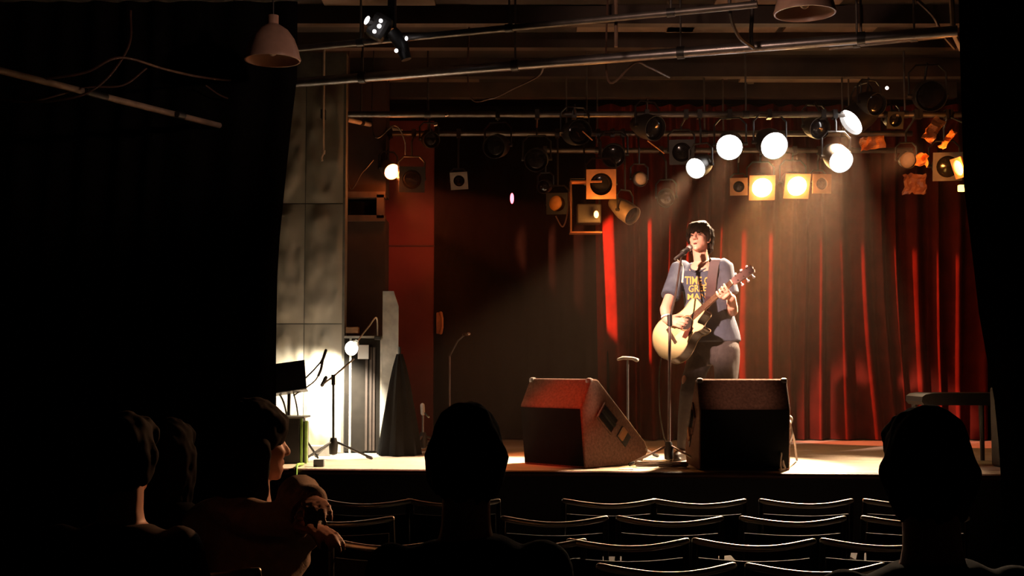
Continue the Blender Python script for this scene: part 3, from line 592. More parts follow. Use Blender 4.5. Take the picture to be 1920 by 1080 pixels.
for sg in (-1, 1):
    for k in range(3):
        p = G(0.53+k*0.05, sg*0.024, -0.02-0.22*(0.53+k*0.05)+0.02+0.0); p = HOLE+(GA*(0.53+k*0.05)-GN*0.22*(0.05+k*0.05)+GW*sg*0.024-GN*0.016)*GS
        b_ = MB().tube([p+GN*0.0, p+GN*0.028], 0.005, 8).tube([p-GN*0.004, p+GW*sg*0.03-GN*0.004], 0.004, 6).build('tuning_peg', CHROME, hd, smooth=True)
        MB().ell(p+GW*sg*0.036-GN*0.004, (0.010, 0.010, 0.007), Rg, 10, 6).build('peg_button', mat('peg_pearl', (0.75, 0.62, 0.70), 0.25), hd, smooth=True)
for k in range(6):
    w0 = (k-2.5)
    MB().tube([G(-0.155, w0*0.0105, 0.011), G(0.48, w0*0.0068, 0.0125)], 0.0009, 5).build('string', CHROME, gt)

# ------------------------------------------------------------------ the singer
SKIN = mat('skin', (0.74, 0.39, 0.28), 0.5, var=0.06, scale=20)
HAIRM = mat('dark_hair', (0.018, 0.010, 0.007), 0.7, var=0.3, scale=40, bump=0.5, bscale=120, spec=0.1)
TEE = mat('slate_tee', (0.065, 0.075, 0.105), 0.9, var=0.1, scale=25, bump=0.15, spec=0.15)
JEAN = mat('charcoal_denim', (0.050, 0.042, 0.042), 0.85, var=0.2, scale=30, bump=0.2, spec=0.2)
SHOE = mat('dark_shoe', (0.03, 0.02, 0.016), 0.5)
sg_ = thing('person', 'man singing into a microphone in a slate blue T-shirt, playing guitar', 'person', tuple(V((U(1330, 700, 9.15).x, 9.15, SZ))))
FB = V((-0.45, -0.89, 0)).normalized(); RB = V((-FB.y, FB.x, 0))*-1    # facing; RB: the wearer's right... corrected below
LB = V((0, 0, 1)).cross(FB).normalized()                                  # the singer's left, picture right
def ringE(c, a, b, ax, ay, n=20, pw_=1.0):
    return [c+ax*a*math.cos(2*math.pi*k/n)+ay*b*math.sin(2*math.pi*k/n) for k in range(n)]
shR, shL = U(1275, 503, 9.19), U(1360, 500, 9.02)
elR, elL = U(1248, 580, 9.02), U(1373, 583, 9.00)
wrR = G(-0.105, -0.105, 0.052); wrL = G(0.395, 0.065, -0.06)
hpR, hpL = U(1318, 658, 9.20), U(1362, 656, 9.06)
knR, knL = U(1290, 738, 9.02), U(1362, 748, 8.98)
anR, anL = U(1282, 838, 9.16), U(1352, 846, 9.12)
neck0, neck1 = U(1316, 492, 9.10), U(1312, 468, 9.07)
HC = U(1312, 446, 9.06)
FH = V((-0.50, -0.82, 0.20)).normalized(); LH = V((0, 0, 1)).cross(FH).normalized(); UH = FH.cross(LH).normalized()
UH = (UH+LH*-0.06).normalized(); LH = UH.cross(FH).normalized()
RH = M((LH, FH, UH)).transposed()
HS = 0.98
def H(l, f, u): return HC+(LH*l+FH*f+UH*u)*HS
def head_mesh(mb, H, RH, s=1.0):
    e = lambda c, r: mb.ell(H(*c), [q*s for q in r], RH, 18, 12)
    e((0, -0.012, 0.035), (0.074, 0.092, 0.086)); e((0, 0.020, -0.030), (0.064, 0.066, 0.080)); e((0, 0.045, -0.080), (0.042, 0.040, 0.036))
    e((0, 0.066, -0.102), (0.020, 0.016, 0.016)); e((0.032, 0.052, -0.028), (0.026, 0.026, 0.028)); e((-0.032, 0.052, -0.028), (0.026, 0.026, 0.028))
    e((0, 0.070, 0.018), (0.048, 0.020, 0.014))
    mb.tube([H(0, 0.080, 0.012), H(0, 0.094, -0.012), H(0, 0.103, -0.030)], [0.008*s, 0.010*s, 0.0135*s], 10, True)
    e((0.012, 0.092, -0.034), (0.009, 0.009, 0.008)); e((-0.012, 0.092, -0.034), (0.009, 0.009, 0.008))
    e((0, 0.084, -0.060), (0.022, 0.010, 0.006)); e((0, 0.080, -0.082), (0.020, 0.010, 0.007))
    for q in (-1, 1): e((q*0.074, -0.008, -0.016), (0.010, 0.018, 0.030)); e((q*0.070, 0.0, -0.038), (0.008, 0.010, 0.012))
def hand(mb, wrist, palm_dir, palm_n, thumb_side, curls, s=1.0, spread=0.10):
    """palm_n: the way the palm faces; thumb_side: unit vector across the palm towards the thumb; curls: per finger, three bend angles"""
    d = V(palm_dir).normalized(); n = V(palm_n); n = (n-d*n.dot(d)).normalized(); t = V(thumb_side); t = (t-d*t.dot(d)-n*t.dot(n)).normalized()
    R = M((t, d, n)).transposed()
    mb.ell(wrist+d*0.045*s, (0.040*s, 0.052*s, 0.015*s), R, 14, 10)
    mb.ell(wrist+d*0.035*s+t*0.02*s+n*0.006*s, (0.020*s, 0.032*s, 0.015*s), R, 12, 8)
    mb.tube([wrist-d*0.02*s, wrist+d*0.03*s], [0.026*s, 0.028*s], 12, True, flat=0.75)
    L = [(0.046, 0.027, 0.021), (0.050, 0.031, 0.022), (0.047, 0.028, 0.021), (0.036, 0.022, 0.019)]
    off = [0.028, 0.0095, -0.009, -0.027]; base = [0.086, 0.090, 0.086, 0.078]
    for k in range(4):
        p = wrist+(d*base[k]+t*off[k])*s; q = (d+t*spread*(1.2-0.8*k)).normalized(); pts = [p-q*0.02*s, p]; a = 0
        for j in range(3):
            a += curls[k][j]; v = q*math.cos(a)+n*math.sin(a); p = p+v*L[k][j]*s; pts.append(p)
        mb.tube(pts, [0.0095*s, 0.0095*s, 0.0088*s, 0.0080*s, 0.0068*s], 10, True)
    p = wrist+(d*0.022+t*0.026+n*0.004)*s; pts = [p]
    for j, (ln, ct, cd_, cn) in enumerate(((0.040, 0.62, 0.70, 0.28), (0.032, 0.30, 0.85, 0.45), (0.024, 0.10, 0.85, 0.52))):
        v = (t*ct+d*cd_+n*cn).normalized(); p = p+v*ln*s; pts.append(p)
    mb.tube(pts, [0.014*s, 0.0115*s, 0.0105*s, 0.0085*s], 10, True)
bd = MB(); head_mesh(bd, H, RH, HS)
bd.tube([neck0-V((0, 0, 0.05)), neck0, neck1, H(0, -0.02, -0.04)], [0.066, 0.058, 0.054, 0.055], 14, True)
tors = [(492, 0.07, 0.06, 1316, 9.10), (501, 0.10, 0.085, 1317, 9.095), (509, 0.13, 0.100, 1318, 9.095), (520, 0.165, 0.098, 1319, 9.10), (560, 0.155, 0.10, 1325, 9.11), (600, 0.145, 0.10, 1332, 9.12), (640, 0.155, 0.105, 1340, 9.13), (664, 0.14, 0.10, 1341, 9.13)]
bd.loft([ringE(U(px, py, Y), a, b, LB, FB) for py, a, b, px, Y in tors])
bd.tube([shR-V((0, 0, 0.015)), elR, wrR], [0.040, 0.043, 0.029], 12, True); bd.tube([shL-V((0, 0, 0.015)), elL, wrL], [0.040, 0.043, 0.029], 12, True)
bd.tube([elR, elR.lerp(wrR, 0.4)], [0.043, 0.042], 12, True); bd.tube([elL, elL.lerp(wrL, 0.4)], [0.042, 0.041], 12, True)
for a, b, c in ((hpR, knR, anR), (hpL, knL, anL)): bd.tube([a, b, c, c-V((0, 0, 0.04))], [0.078, 0.052, 0.036, 0.036], 12, True)
# strumming hand: over the strings below the sound hole
hand(bd, wrR, (GA*0.62+GW*0.72-GN*0.10), -GN, (GA*0.8-GW*0.6), [(0.25, 0.55, 0.4), (0.35, 0.6, 0.4), (0.45, 0.6, 0.4), (0.5, 0.6, 0.4)])
# fretting hand: palm under the neck, fingers curled round onto the strings
hand(bd, wrL, (-GW*0.72+GN*0.34-GA*0.15), (GN*0.15-GW*0.9-GA*0.1)*1.0+GN*-0.2 if False else (-GN*-0.0-GW*0.45-GN*0.75), -GA, [(0.9, 1.0, 0.6), (0.8, 1.0, 0.6), (0.75, 1.0, 0.6), (0.7, 0.95, 0.6)]) if False else None
def fret_hand(mb):
    # palm plate on the treble side of the neck facing it, four fingers coming round to the front, thumb behind
    c = G(0.385, 0.050, -0.022)
    R = M((GA, (GW*0.75-GN*0.55).normalized().cross(GA)*-1, (GW*0.75-GN*0.55).normalized())).transposed()
    mb.ell(c, (0.042, 0.045, 0.017), R, 14, 10)
    mb.tube([wrL, c], [0.028, 0.022], 12, True)
    for k, (s, ln) in enumerate(((0.352, 1.0), (0.373, 1.05), (0.394, 1.0), (0.414, 0.88))):
        s2 = s-0.012*(k-1.0)*-0.6
        pts = [G(s, 0.050, -0.010), G(s2, 0.048, 0.022), G(s2, 0.030, 0.040*ln), G(s2, 0.004-0.006*k, 0.034), G(s2, -0.006, 0.021)]
        mb.tube(pts, [0.0105, 0.0100, 0.0092, 0.0082, 0.0070], 10, True)
    mb.tube([G(0.365, 0.045, -0.035), G(0.345, 0.015, -0.042), G(0.338, -0.020, -0.030), G(0.336, -0.034, -0.006)], [0.015, 0.0125, 0.011, 0.009], 10, True)
fret_hand(bd)
organic(bd, 'body', SKIN, sg_, 0.0055, 3)
# face details
for q in (-1, 1):
    MB().ell(H(q*0.031, 0.080, -0.002), (0.013, 0.005, 0.0035), RH, 10, 6).build('eye', mat('eye_dark', (0.03, 0.015, 0.012), 0.3), sg_, smooth=True)
    MB().tube([H(q*0.014, 0.090, 0.016), H(q*0.032, 0.087, 0.022), H(q*0.048, 0.074, 0.016)], [0.003, 0.004, 0.002], 6).build('eyebrow', HAIRM, sg_, smooth=True)
MB().ell(H(0, 0.086, -0.071), (0.014, 0.008, 0.008), RH, 12, 8).build('mouth', mat('mouth_dark', (0.12, 0.02, 0.02), 0.4), sg_, smooth=True)
# hair: cap, back, sides, fringe
hr = MB()
hr.ell(H(0, -0.022, 0.048), [q*HS for q in (0.086, 0.098, 0.090)], RH, 20, 14); hr.ell(H(0, -0.05, -0.005), [q*HS for q in (0.078, 0.062, 0.085)], RH, 18, 12)
for q in (-1, 1):
    for (f_, ln) in ((0.035, -0.045), (0.015, -0.065), (-0.03, -0.085), (-0.055, -0.10)):
        if f_ in (0.015,) : ln = -0.03
        hr.tube([H(q*0.070, f_, 0.06), H(q*0.082, f_*0.95, 0.01), H(q*0.078, f_*0.9, ln)], [0.022, 0.017, 0.008], 8, True)
for k in range(11):
    x = -0.068+0.0136*k; yy = math.sqrt(max(0.0, 1-(x/0.080)**2)); dr = -0.006+0.010*math.sin(k*2.3)
    hr.tube([H(x*0.7, 0.03, 0.108), H(x*0.95, 0.066*yy+0.012, 0.085), H(x*1.04-0.004, 0.088*yy+0.008, 0.042), H(x*1.04-0.012, 0.092*yy+0.004, 0.018+dr)], [0.016, 0.016, 0.013, 0.005], 8, True)
for k in range(7):
    x = -0.06+0.02*k; hr.tube([H(x, -0.085, 0.0), H(x*0.95, -0.085, -0.06), H(x*0.85, -0.075, -0.105)], [0.022, 0.018, 0.008], 8, True)
organic(hr, 'hair', HAIRM, sg_, 0.0055, 2, 0.004, 60)
# T-shirt
ts = MB()
tee = [(491, 0.085, 0.07, 1316, 9.10), (497, 0.135, 0.085, 1317, 9.10), (506, 0.180, 0.102, 1318, 9.10), (525, 0.190, 0.116, 1320, 9.10), (560, 0.182, 0.120, 1326, 9.11), (600, 0.180, 0.122, 1333, 9.12), (630, 0.190, 0.128, 1339, 9.13), (641, 0.192, 0.130, 1341, 9.13)]
def scoop(c, a, b, k):
    return [p-V((0, 0, k*max(0.0, (p-c).dot(FB)/b)**2)) for p in ringE(c, a, b, LB, FB, 28)]
ts.loft([scoop(U(px, py, Y), a, b, {491: 0.055, 497: 0.045, 506: 0.018}.get(py, 0)) for py, a, b, px, Y in tee])
ts.ell(shR+V((0.016, 0, -0.006)), (0.070, 0.070, 0.068)); ts.ell(shL+V((-0.014, 0, -0.006)), (0.070, 0.070, 0.068))
ts.tube([shR+V((0.03, 0, 0.01)), shR, shR.lerp(elR, 0.35), shR.lerp(elR, 0.70)], [0.062, 0.066, 0.064, 0.074], 16, False)
ts.tube([shL-V((0.03, 0, -0.01)), shL, shL.lerp(elL, 0.35), shL.lerp(elL, 0.62)], [0.062, 0.066, 0.065, 0.068], 16, False)
shirt = organic(ts, 'tshirt', TEE, sg_, 0.008, 4, 0.012, 9)
# neckline rib and cuffs
nc = U(1313, 497, 9.075)
MB().tube([p+V((0, 0, (-0.050 if (p-nc).dot(FB) > 0 else 0.012)*abs((p-nc).dot(FB))/0.075)) for p in ringE(nc, 0.074, 0.078, LB, FB, 24)]+[ringE(nc, 0.074, 0.078, LB, FB, 24)[0]], 0.008, 8).build('collar', TEE, shirt, smooth=True)
# print on the chest, laid on the cloth
def cloth_hit(px, py, lift=0.004):
    o = V((0, 0, CAMZ)); d = (U(px, py, 9)-o).normalized(); h = BV['tshirt'].ray_cast(o, d)
    return (h[0]-d*lift) if h[0] is not None else U(px, py, 8.98)
PRINT = mat('yellow_print', (0.80, 0.40, 0.10), 0.8, var=0.2, scale=60)
def print_text(txt, x0, x1, y0, y1, slope, nm):
    cu = bpy.data.curves.new('t', 'FONT'); cu.body = txt; cu.offset = 0.018; cu.resolution_u = 2
    ob = bpy.data.objects.new('t', cu); COL.objects.link(ob)
    me = bpy.data.meshes.new_from_object(ob.evaluated_get(bpy.context.evaluated_depsgraph_get()))
    bpy.data.objects.remove(ob)
    bm = bmesh.new(); bm.from_mesh(me); bmesh.ops.triangulate(bm, faces=bm.faces)
    bmesh.ops.subdivide_edges(bm, edges=[e for e in bm.edges if e.calc_length() > 0.15], cuts=2, use_grid_fill=True)
    xs_ = [q.co.x for q in bm.verts]; ys_ = [q.co.y for q in bm.verts]; xa_, xb_, ya_, yb_ = min(xs_), max(xs_), min(ys_), max(ys_)
    for q in bm.verts:
        u, t = (q.co.x-xa_)/(xb_-xa_), (q.co.y-ya_)/(yb_-ya_)
        q.co = cloth_hit(x0+(x1-x0)*u, y1+(y0-y1)*t+slope*u)-ORIG[sg_.name]
    bm.to_mesh(me); bm.free(); me.materials.clear(); me.materials.append(PRINT)
    o = bpy.data.objects.new(nm, me); COL.objects.link(o); o.parent = shirt
    return o
print_text('TIME C', 1284, 1330, 518, 533, 1, 'chest_print'); print_text('GREE', 1291, 1325, 535, 548, -2, 'chest_print'); print_text('MAN', 1289, 1324, 551, 562, -2, 'chest_print')
# jeans
jn = MB()
jl = [(636, 0.175, 0.115, 1340, 9.13), (655, 0.178, 0.120, 1341, 9.13), (672, 0.165, 0.115, 1341, 9.13), (684, 0.12, 0.10, 1340, 9.13)]
jn.loft([ringE(U(px, py, Y), a, b, LB, FB, 24) for py, a, b, px, Y in jl])
for a, b, c in ((hpR, knR, anR), (hpL, knL, anL)):
    jn.tube([a, a.lerp(b, 0.4), b, b.lerp(c, 0.35), c, c-V((0, 0, 0.03))], [0.096, 0.090, 0.066, 0.062, 0.052, 0.055], 16, True)
jeans = organic(jn, 'jeans', JEAN, sg_, 0.009, 4, 0.010, 10)
o_ = V((0, 0, CAMZ)); d_ = (U(1283, 714, 9)-o_).normalized(); hh = BV['jeans'].ray_cast(o_, d_)
kp = hh[0] if hh[0] is not None else U(1283, 714, 8.97)
MB().ell(kp, (0.018, 0.012, 0.040), None, 12, 8).build('knee_rip', SKIN, jeans, smooth=True)
for a, f_, nm in ((anR, FB, 'shoe'), (anL, (FB+LB*0.4).normalized(), 'shoe')):
    b = V((a.x, a.y, SZ)); m = MB()
    m.ell(b+f_*0.06+V((0, 0, 0.035)), (0.047, 0.13, 0.045), M((V((0, 0, 1)).cross(f_)*-1, f_, V((0, 0, 1)))).transposed(), 16, 10); m.tube([b+V((0, 0, 0.04)), b+V((0, 0, 0.10))], [0.048, 0.045], 12, True)
    m.bbox(b+f_*0.06+V((0, 0, 0.010)), (0.085, 0.25, 0.018), 0.006, M((V((0, 0, 1)).cross(f_)*-1, f_, V((0, 0, 1)))).transposed())
    organic(m, nm, SHOE, sg_, 0.008, 2)
# wristband
MB().tube([elR.lerp(wrR, 0.62), elR.lerp(wrR, 0.76)], 0.042, 16).build('wristband', mat('white_band', (0.85, 0.82, 0.8), 0.7), sg_, smooth=True)
# guitar strap over the left shoulder
STRAP = mat('strap_brown', (0.045, 0.018, 0.022), 0.6)
sp = [(cloth_hit(x-9, y, 0.010), cloth_hit(x+9, y, 0.010)) for x, y in ((1342, 487), (1338, 500), (1335, 520), (1333, 540), (1331, 556))]
sp = [(a, b) for a, b in sp]
back = []
top = (sp[0][0]+V((0.0, 0.04, 0.018)), sp[0][1]+V((0.0, 0.04, 0.012)))
bk = (top[0]+V((0.0, 0.12, -0.03)), top[1]+V((0.0, 0.12, -0.03)))
bk2 = (bk[0]+V((-0.05, 0.08, -0.18)), bk[1]+V((-0.05, 0.08, -0.18)))
end = (G(0.15, 0.02, -0.02), G(0.15, 0.05, -0.02))
rows = [bk2, bk, top]+sp+[end]
vs = []
for a, b in rows:
    nrm = V((0, -1, 0.2)).normalized()*0.0035 if a.y < 9.06 else V((0, 1, 0.3)).normalized()*0.0035
    vs += [a, b, b+nrm, a+nrm]
fs = [(i*4+j, i*4+(j+1) % 4, (i+1)*4+(j+1) % 4, (i+1)*4+j) for i in range(len(rows)-1) for j in range(4)]+[(3, 2, 1, 0), tuple(len(rows)*4-4+k for k in range(4))]
MB().add(vs, fs).build('strap', STRAP, gt, smooth=True)['label'] = 'dark brown guitar strap over the shoulder'

# ------------------------------------------------------------------ microphone stands and cables
def tripod(t, c, pole_top, spreads, hub_z=0.13, r=0.011, leg=0.30, m=None):
    m = m or STEEL; c = V(c)
    MB().tube([c+V((0, 0, 0.05)), pole_top], r, 12).build('pole', m, t, smooth=True)
    MB().lathe([(0.001, 0.03), (0.030, 0.04), (0.034, hub_z-0.02), (0.022, hub_z+0.03), (0.001, hub_z+0.03)], c, seg=14).build('hub', BLACKM, t, smooth=True)
    for a in spreads:
        e = c+V((math.cos(a)*leg, math.sin(a)*leg, 0.012))
        g = MB().tube([c+V((math.cos(a)*0.02, math.sin(a)*0.02, hub_z)), e], 0.009, 8, True).build('leg', m, t, smooth=True)
        MB().tube([e-V((math.cos(a)*0.03, math.sin(a)*0.03, -0.010)), e], 0.012, 8, True).build('foot', BLACKM, g, smooth=True)
mc = V((U(1254, 850, 8.66).x, 8.66, SZ)); clampP = U(1256, 598, 8.66)
ms = thing('microphone_stand', 'straight microphone stand with a boom in front of the singer', 'mic stand', tuple(mc))
tripod(ms, mc, clampP, (math.radians(200), math.radians(320), math.radians(80)), 0.13, 0.0105, 0.30, mat('stand_metal', (0.45, 0.33, 0.31), 0.35, 0.6))
MB().tube([clampP-V((0, 0, 0.05)), clampP+V((0, 0, 0.03))], 0.018, 12).build('clutch', BLACKM, ms, smooth=True)
micT, micH = U(1281, 474, 8.84), U(1294, 464, 8.885)
MB().tube([clampP, U(1268, 545, 8.74), micT-(micH-micT)*0.2], 0.0075, 8).build('boom', mat('boom_dark', (0.06, 0.035, 0.03), 0.4, 0.6), ms, smooth=True)
mic = thing('microphone', 'vocal microphone with a round grille at the singer\'s mouth', 'microphone', tuple(micT))
dm = (micH-micT).normalized()
MB().lathe([(0.001, -0.10), (0.010, -0.10), (0.012, -0.02), (0.017, 0.045), (0.020, 0.055), (0.001, 0.055)], micT, dm, 16).build('handle', mat('mic_body', (0.12, 0.10, 0.10), 0.35, 0.6), mic, smooth=True)
MB().ell(micT+dm*0.078, (0.024, 0.024, 0.026), dm.to_track_quat('Z', 'Y').to_matrix(), 16, 10).build('grille', mat('mic_grille', (0.55, 0.48, 0.45), 0.35, 0.8, bump=0.5, bscale=300), mic, smooth=True)
MB().tube([micT-dm*0.01, micT+dm*0.025], 0.022, 12).build('clip', BLACKM, mic, smooth=True)
WCAB = mat('pale_cable', (0.62, 0.52, 0.45), 0.5)
cable([micT-dm*0.09, U(1280, 500, 8.82), U(1279, 530, 8.77)], 0.006, mat('white_cable', (0.7, 0.6, 0.5)), 'short pale cable hanging from the microphone down the boom', 'microphone_cable')
cable([G(-0.325, 0.02, -0.06), U(1236, 705, 8.95), U(1237, 770, 8.9), U(1244, 815, 8.85), U(1252, 842, 8.8), V((U(1262, 860, 8.75).x, 8.78, SZ+0.008)), V((U(1240, 868, 8.6).x, 8.6, SZ+0.008)), V((U(1275, 868, 8.5).x, 8.5, SZ+0.008))], 0.005, mat('guitar_lead', (0.16, 0.13, 0.11), 0.5), 'guitar lead hanging from the guitar to the floor beside the mic stand', 'guitar_cable')
for k, (px, r0, r1, yy, lb) in enumerate(((1222, 0.10, 0.05, 8.42, 'dark cable coil on the floor left of the mic stand'), (1262, 0.09, 0.045, 8.38, 'dark cable coil on the floor in front of the mic stand'))):
    c = V((U(px, 870, yy).x, yy, SZ+0.008)); pts = []
    for i in range(60):
        a = i*0.42; rr = 1+0.12*math.sin(i*0.9)
        pts.append(c+V((math.cos(a)*r0*rr, math.sin(a)*r1*1.3*rr, 0.0006*i)))
    tag(MB().tube(pts, 0.0045, 6).build('cable_coil', mat('coil_grey', (0.22, 0.16, 0.13), 0.3), smooth=True), lb, 'cable')
PAPER = mat('white_paper', (0.8, 0.76, 0.7), 0.8, var=0.05)
for px, Y, w_, d_, a, lb in ((1282, 8.46, 0.14, 0.20, 0.2, 'white set list paper on the floor right of the mic stand'), (1176, 8.30, 0.10, 0.10, -0.3, 'small white paper on the floor at the foot of the slanted wedge')):
    p = U(px, 870, Y); tag(MB().box((p.x, Y, SZ+0.003), (w_, d_, 0.002), M.Rotation(a, 3, 'Z')).build('paper_sheet', PAPER), lb, 'paper')
# T-topped short stand behind the slanted wedge
tc = V((U(1177, 800, 9.3).x, 9.3, SZ)); tp = U(1177, 674, 9.3)
t2 = thing('guitar_stand', 'short stand with a pale T-shaped top behind the slanted wedge', 'stand', tuple(tc))
tripod(t2, tc, tp, (0.3, 2.4, 4.5), 0.12, 0.008, 0.24, STEEL)
MB().tube([U(1159, 674, 9.3), U(1168, 671, 9.3), U(1186, 672, 9.3), U(1194, 675, 9.25)], [0.010, 0.014, 0.013, 0.016], 10, True).build('cross_bar', mat('pale_foam', (0.75, 0.68, 0.62), 0.5), t2, smooth=True)
# cables over the right wedge
cable([U(1478, 785, 8.3), U(1482, 795, 8.25), U(1476, 815, 8.25), U(1466, 845, 8.2), U(1463, 868, 8.15), V((U(1466, 878, 8.12).x, 8.14, SZ+0.01))], 0.008, WCAB, 'pale cable looping down the right side of the dark wedge', 'monitor_cable')
cable([U(1480, 790, 8.32), U(1484, 812, 8.3), U(1480, 835, 8.25), U(1468, 862, 8.2), V((U(1472, 872, 8.16).x, 8.18, SZ+0.01)), V((U(1462, 878, 8.1).x, 8.12, SZ+0.008))], 0.010, WCAB, 'thicker pale cable twisted behind the looping one on the dark wedge', 'monitor_cable')
cable([U(1482, 800, 8.35), U(1489, 825, 8.5), V((U(1497, 855, 8.9).x, 8.95, SZ+0.01))], 0.007, WCAB, 'short pale cable running back onto the floor from the dark wedge', 'monitor_cable')
MB().ell(U(1481, 787, 8.3), (0.02, 0.02, 0.03)).build('plug', mat('white_plug', (0.8, 0.72, 0.65), 0.5), None, smooth=True)
tag(bpy.data.objects['plug'], 'pale cable plug on the right side of the dark wedge', 'plug')

# ------------------------------------------------------------------ objects at the left of the stage
def micstand(label, px, Y, ytop, spreads, m=None):
    c = V((U(px, 850, Y).x, Y, SZ)); t = thing('microphone_stand', label, 'mic stand', tuple(c))
    tripod(t, c, U(px, ytop, Y), spreads, 0.13, 0.009, 0.28, m or BLACKM); return t
m1 = micstand('black microphone stand with a boom in front of the brightly lit padded wall', 625, 9.15, 708, (0.0, 2.2, 4.0))
MB().tube([U(608, 718, 9.1), U(625, 706, 9.15), U(660, 676, 9.15), U(664, 672, 9.15)], 0.008, 8).build('boom', mat('boom_pale', (0.5, 0.45, 0.4), 0.4), m1, smooth=True)
MB().tube([U(625, 722, 9.15), U(625, 702, 9.15)], 0.016, 10).build('clutch', BLACKM, m1, smooth=True)
MB().tube([U(604, 722, 9.1), U(611, 708, 9.1)], 0.014, 8, True).build('counterweight', BLACKM, m1, smooth=True)
m2 = micstand('dark stand with a pale lit pole at the back left, above the central head', 843, 10.4, 668, (0.4, 2.5, 4.6), STEEL)
MB().tube([U(843, 668, 10.4), U(858, 640, 10.38), U(872, 627, 10.35)], 0.007, 8).build('boom', BLACKM, m2, smooth=True)
MB().tube([U(869, 627, 10.34), U(879, 626, 10.3)], [0.012, 0.016], 8, True).build('microphone_head', CHROME, m2, smooth=True)
m3 = micstand('low stand with a white clamp beside the black draped stand', 793, 9.9, 772, (0.1, 2.6, 4.4), STEEL)
MB().tube([U(792, 760, 9.9), U(793, 775, 9.9)], 0.018, 10, True).build('clamp', mat('white_plug', (0.8, 0.72, 0.65)), m3, smooth=True)
MB().tube([U(793, 772, 9.9), U(804, 782, 9.88)], 0.008, 8, True).build('boom', CHROME, m3, smooth=True)
# music stand
t = thing('music_stand', 'black music stand with a tilted desk, left in front of the lit padded wall', 'music stand', tuple(V((U(545, 800, 9.05).x, 9.05, SZ))))
c = U(543, 706, 9.0); R = M.Rotation(-0.14, 3, 'Y')@M.Rotation(-0.35, 3, 'X')
MB().bbox(c, (0.235, 0.012, 0.225), 0.004, R).bbox(c+R@V((0, 0.03, -0.11)), (0.235, 0.06, 0.008), 0.003, R).build('desk', BLACKM, t)
b = V((U(541, 780, 9.05).x, 9.05, SZ))
MB().tube([b+V((0, 0, 0.3)), c], 0.012, 10).build('pole', BLACKM, t, smooth=True)
for a in (0.4, 2.5, 4.6): MB().tube([b+V((0, 0, 0.34)), b+V((math.cos(a)*0.22, math.sin(a)*0.22, 0.015))], 0.008, 8, True).build('leg', BLACKM, t, smooth=True)
cable([U(522, 735, 9.0), U(532, 755, 9.0), U(540, 790, 9.0)], 0.007, mat('grey_cable', (0.25, 0.24, 0.22)), 'grey cable hanging under the music stand desk', 'stand_cable')
cable([U(550, 735, 9.0), U(556, 760, 9.0), U(560, 790, 9.0)], 0.006, mat('grey_cable', (0.25, 0.24, 0.22)), 'second grey cable hanging right of the music stand pole', 'stand_cable')
# boom arm with clip seen against the panel
t = thing('clip_arm', 'thin black boom arm with a forked clip against the lit padded wall', 'boom arm', tuple(U(560, 720, 9.0)))
MB().tube([U(566, 716, 9.0), U(588, 694, 9.0), U(604, 676, 9.0)], 0.006, 8).build('arm', BLACKM, t, smooth=True)
MB().tube([U(602, 680, 9.0), U(606, 672, 9.0), U(611, 657, 9.0)], 0.011, 8, True).build('clip', BLACKM, t, smooth=True)
MB().tube([U(605, 676, 9.0), U(602, 692, 9.0), U(597, 704, 9.0)], 0.010, 8, True).build('clip', BLACKM, t, smooth=True)
cable([U(550, 742, 9.0), U(572, 728, 9.0), U(592, 712, 9.0), U(603, 690, 9.0)], 0.006, mat('grey_cable', (0.25, 0.24, 0.22)), 'grey cable curving up to the forked clip', 'stand_cable')
# road case with green edge strips
t = thing('equipment_case', 'black equipment case with bright green edge strips at the left stage corner', 'case', tuple(V((U(550, 860, 8.75).x, 8.75, SZ))))
x0, x1 = U(528, 800, 8.75).x, U(562, 800, 8.75).x; ztop = U(550, 784, 8.75).z
MB().bbox(((x0+x1)/2, 8.87, (SZ+ztop)/2), (x1-x0, 0.25, ztop-SZ), 0.008).build('box', BLACK, t)
MB().bbox(((x0+x1)/2+0.005, 8.87, ztop+0.005), (x1-x0+0.06, 0.27, 0.012), 0.003).build('lid', mat('case_lid', (0.3, 0.29, 0.26), 0.5), t)
GREEN = mat('green_edge', (0.22, 0.42, 0.08), 0.5)
MB().bbox((x1+0.012, 8.76, (SZ+ztop)/2), (0.014, 0.03, ztop-SZ), 0.003).build('edge_strip', GREEN, t)
MB().bbox((x1+0.042, 8.78, (SZ+ztop)/2-0.01), (0.018, 0.03, ztop-SZ-0.02), 0.003).build('edge_strip', mat('green_edge_pale', (0.42, 0.62, 0.22), 0.5), t)
MB().bbox((x1+0.028, 8.80, (SZ+ztop)/2-0.01), (0.05, 0.02, ztop-SZ-0.03), 0.003).build('side_board', mat('case_side', (0.12, 0.12, 0.10), 0.6), t)
cable([V((x1+0.05, 8.6, SZ+0.01)), V((x1+0.055, edgeY(x1)-0.02, SZ+0.02)), V((x1+0.055, edgeY(x1)-0.05, SZ-0.06)), V((x1+0.055, edgeY(x1)-0.05, SZ-0.24))], 0.010, GREEN, 'green cable hanging over the left stage edge', 'hanging_cable')
p = U(598, 868, 8.5)
tag(MB().bbox((p.x, 8.5, SZ+0.025), (0.07, 0.05, 0.05), 0.006).build('power_block', mat('grey_block', (0.08, 0.08, 0.09), 0.5)), 'small grey power block on the floor at the left stage corner', 'power block')
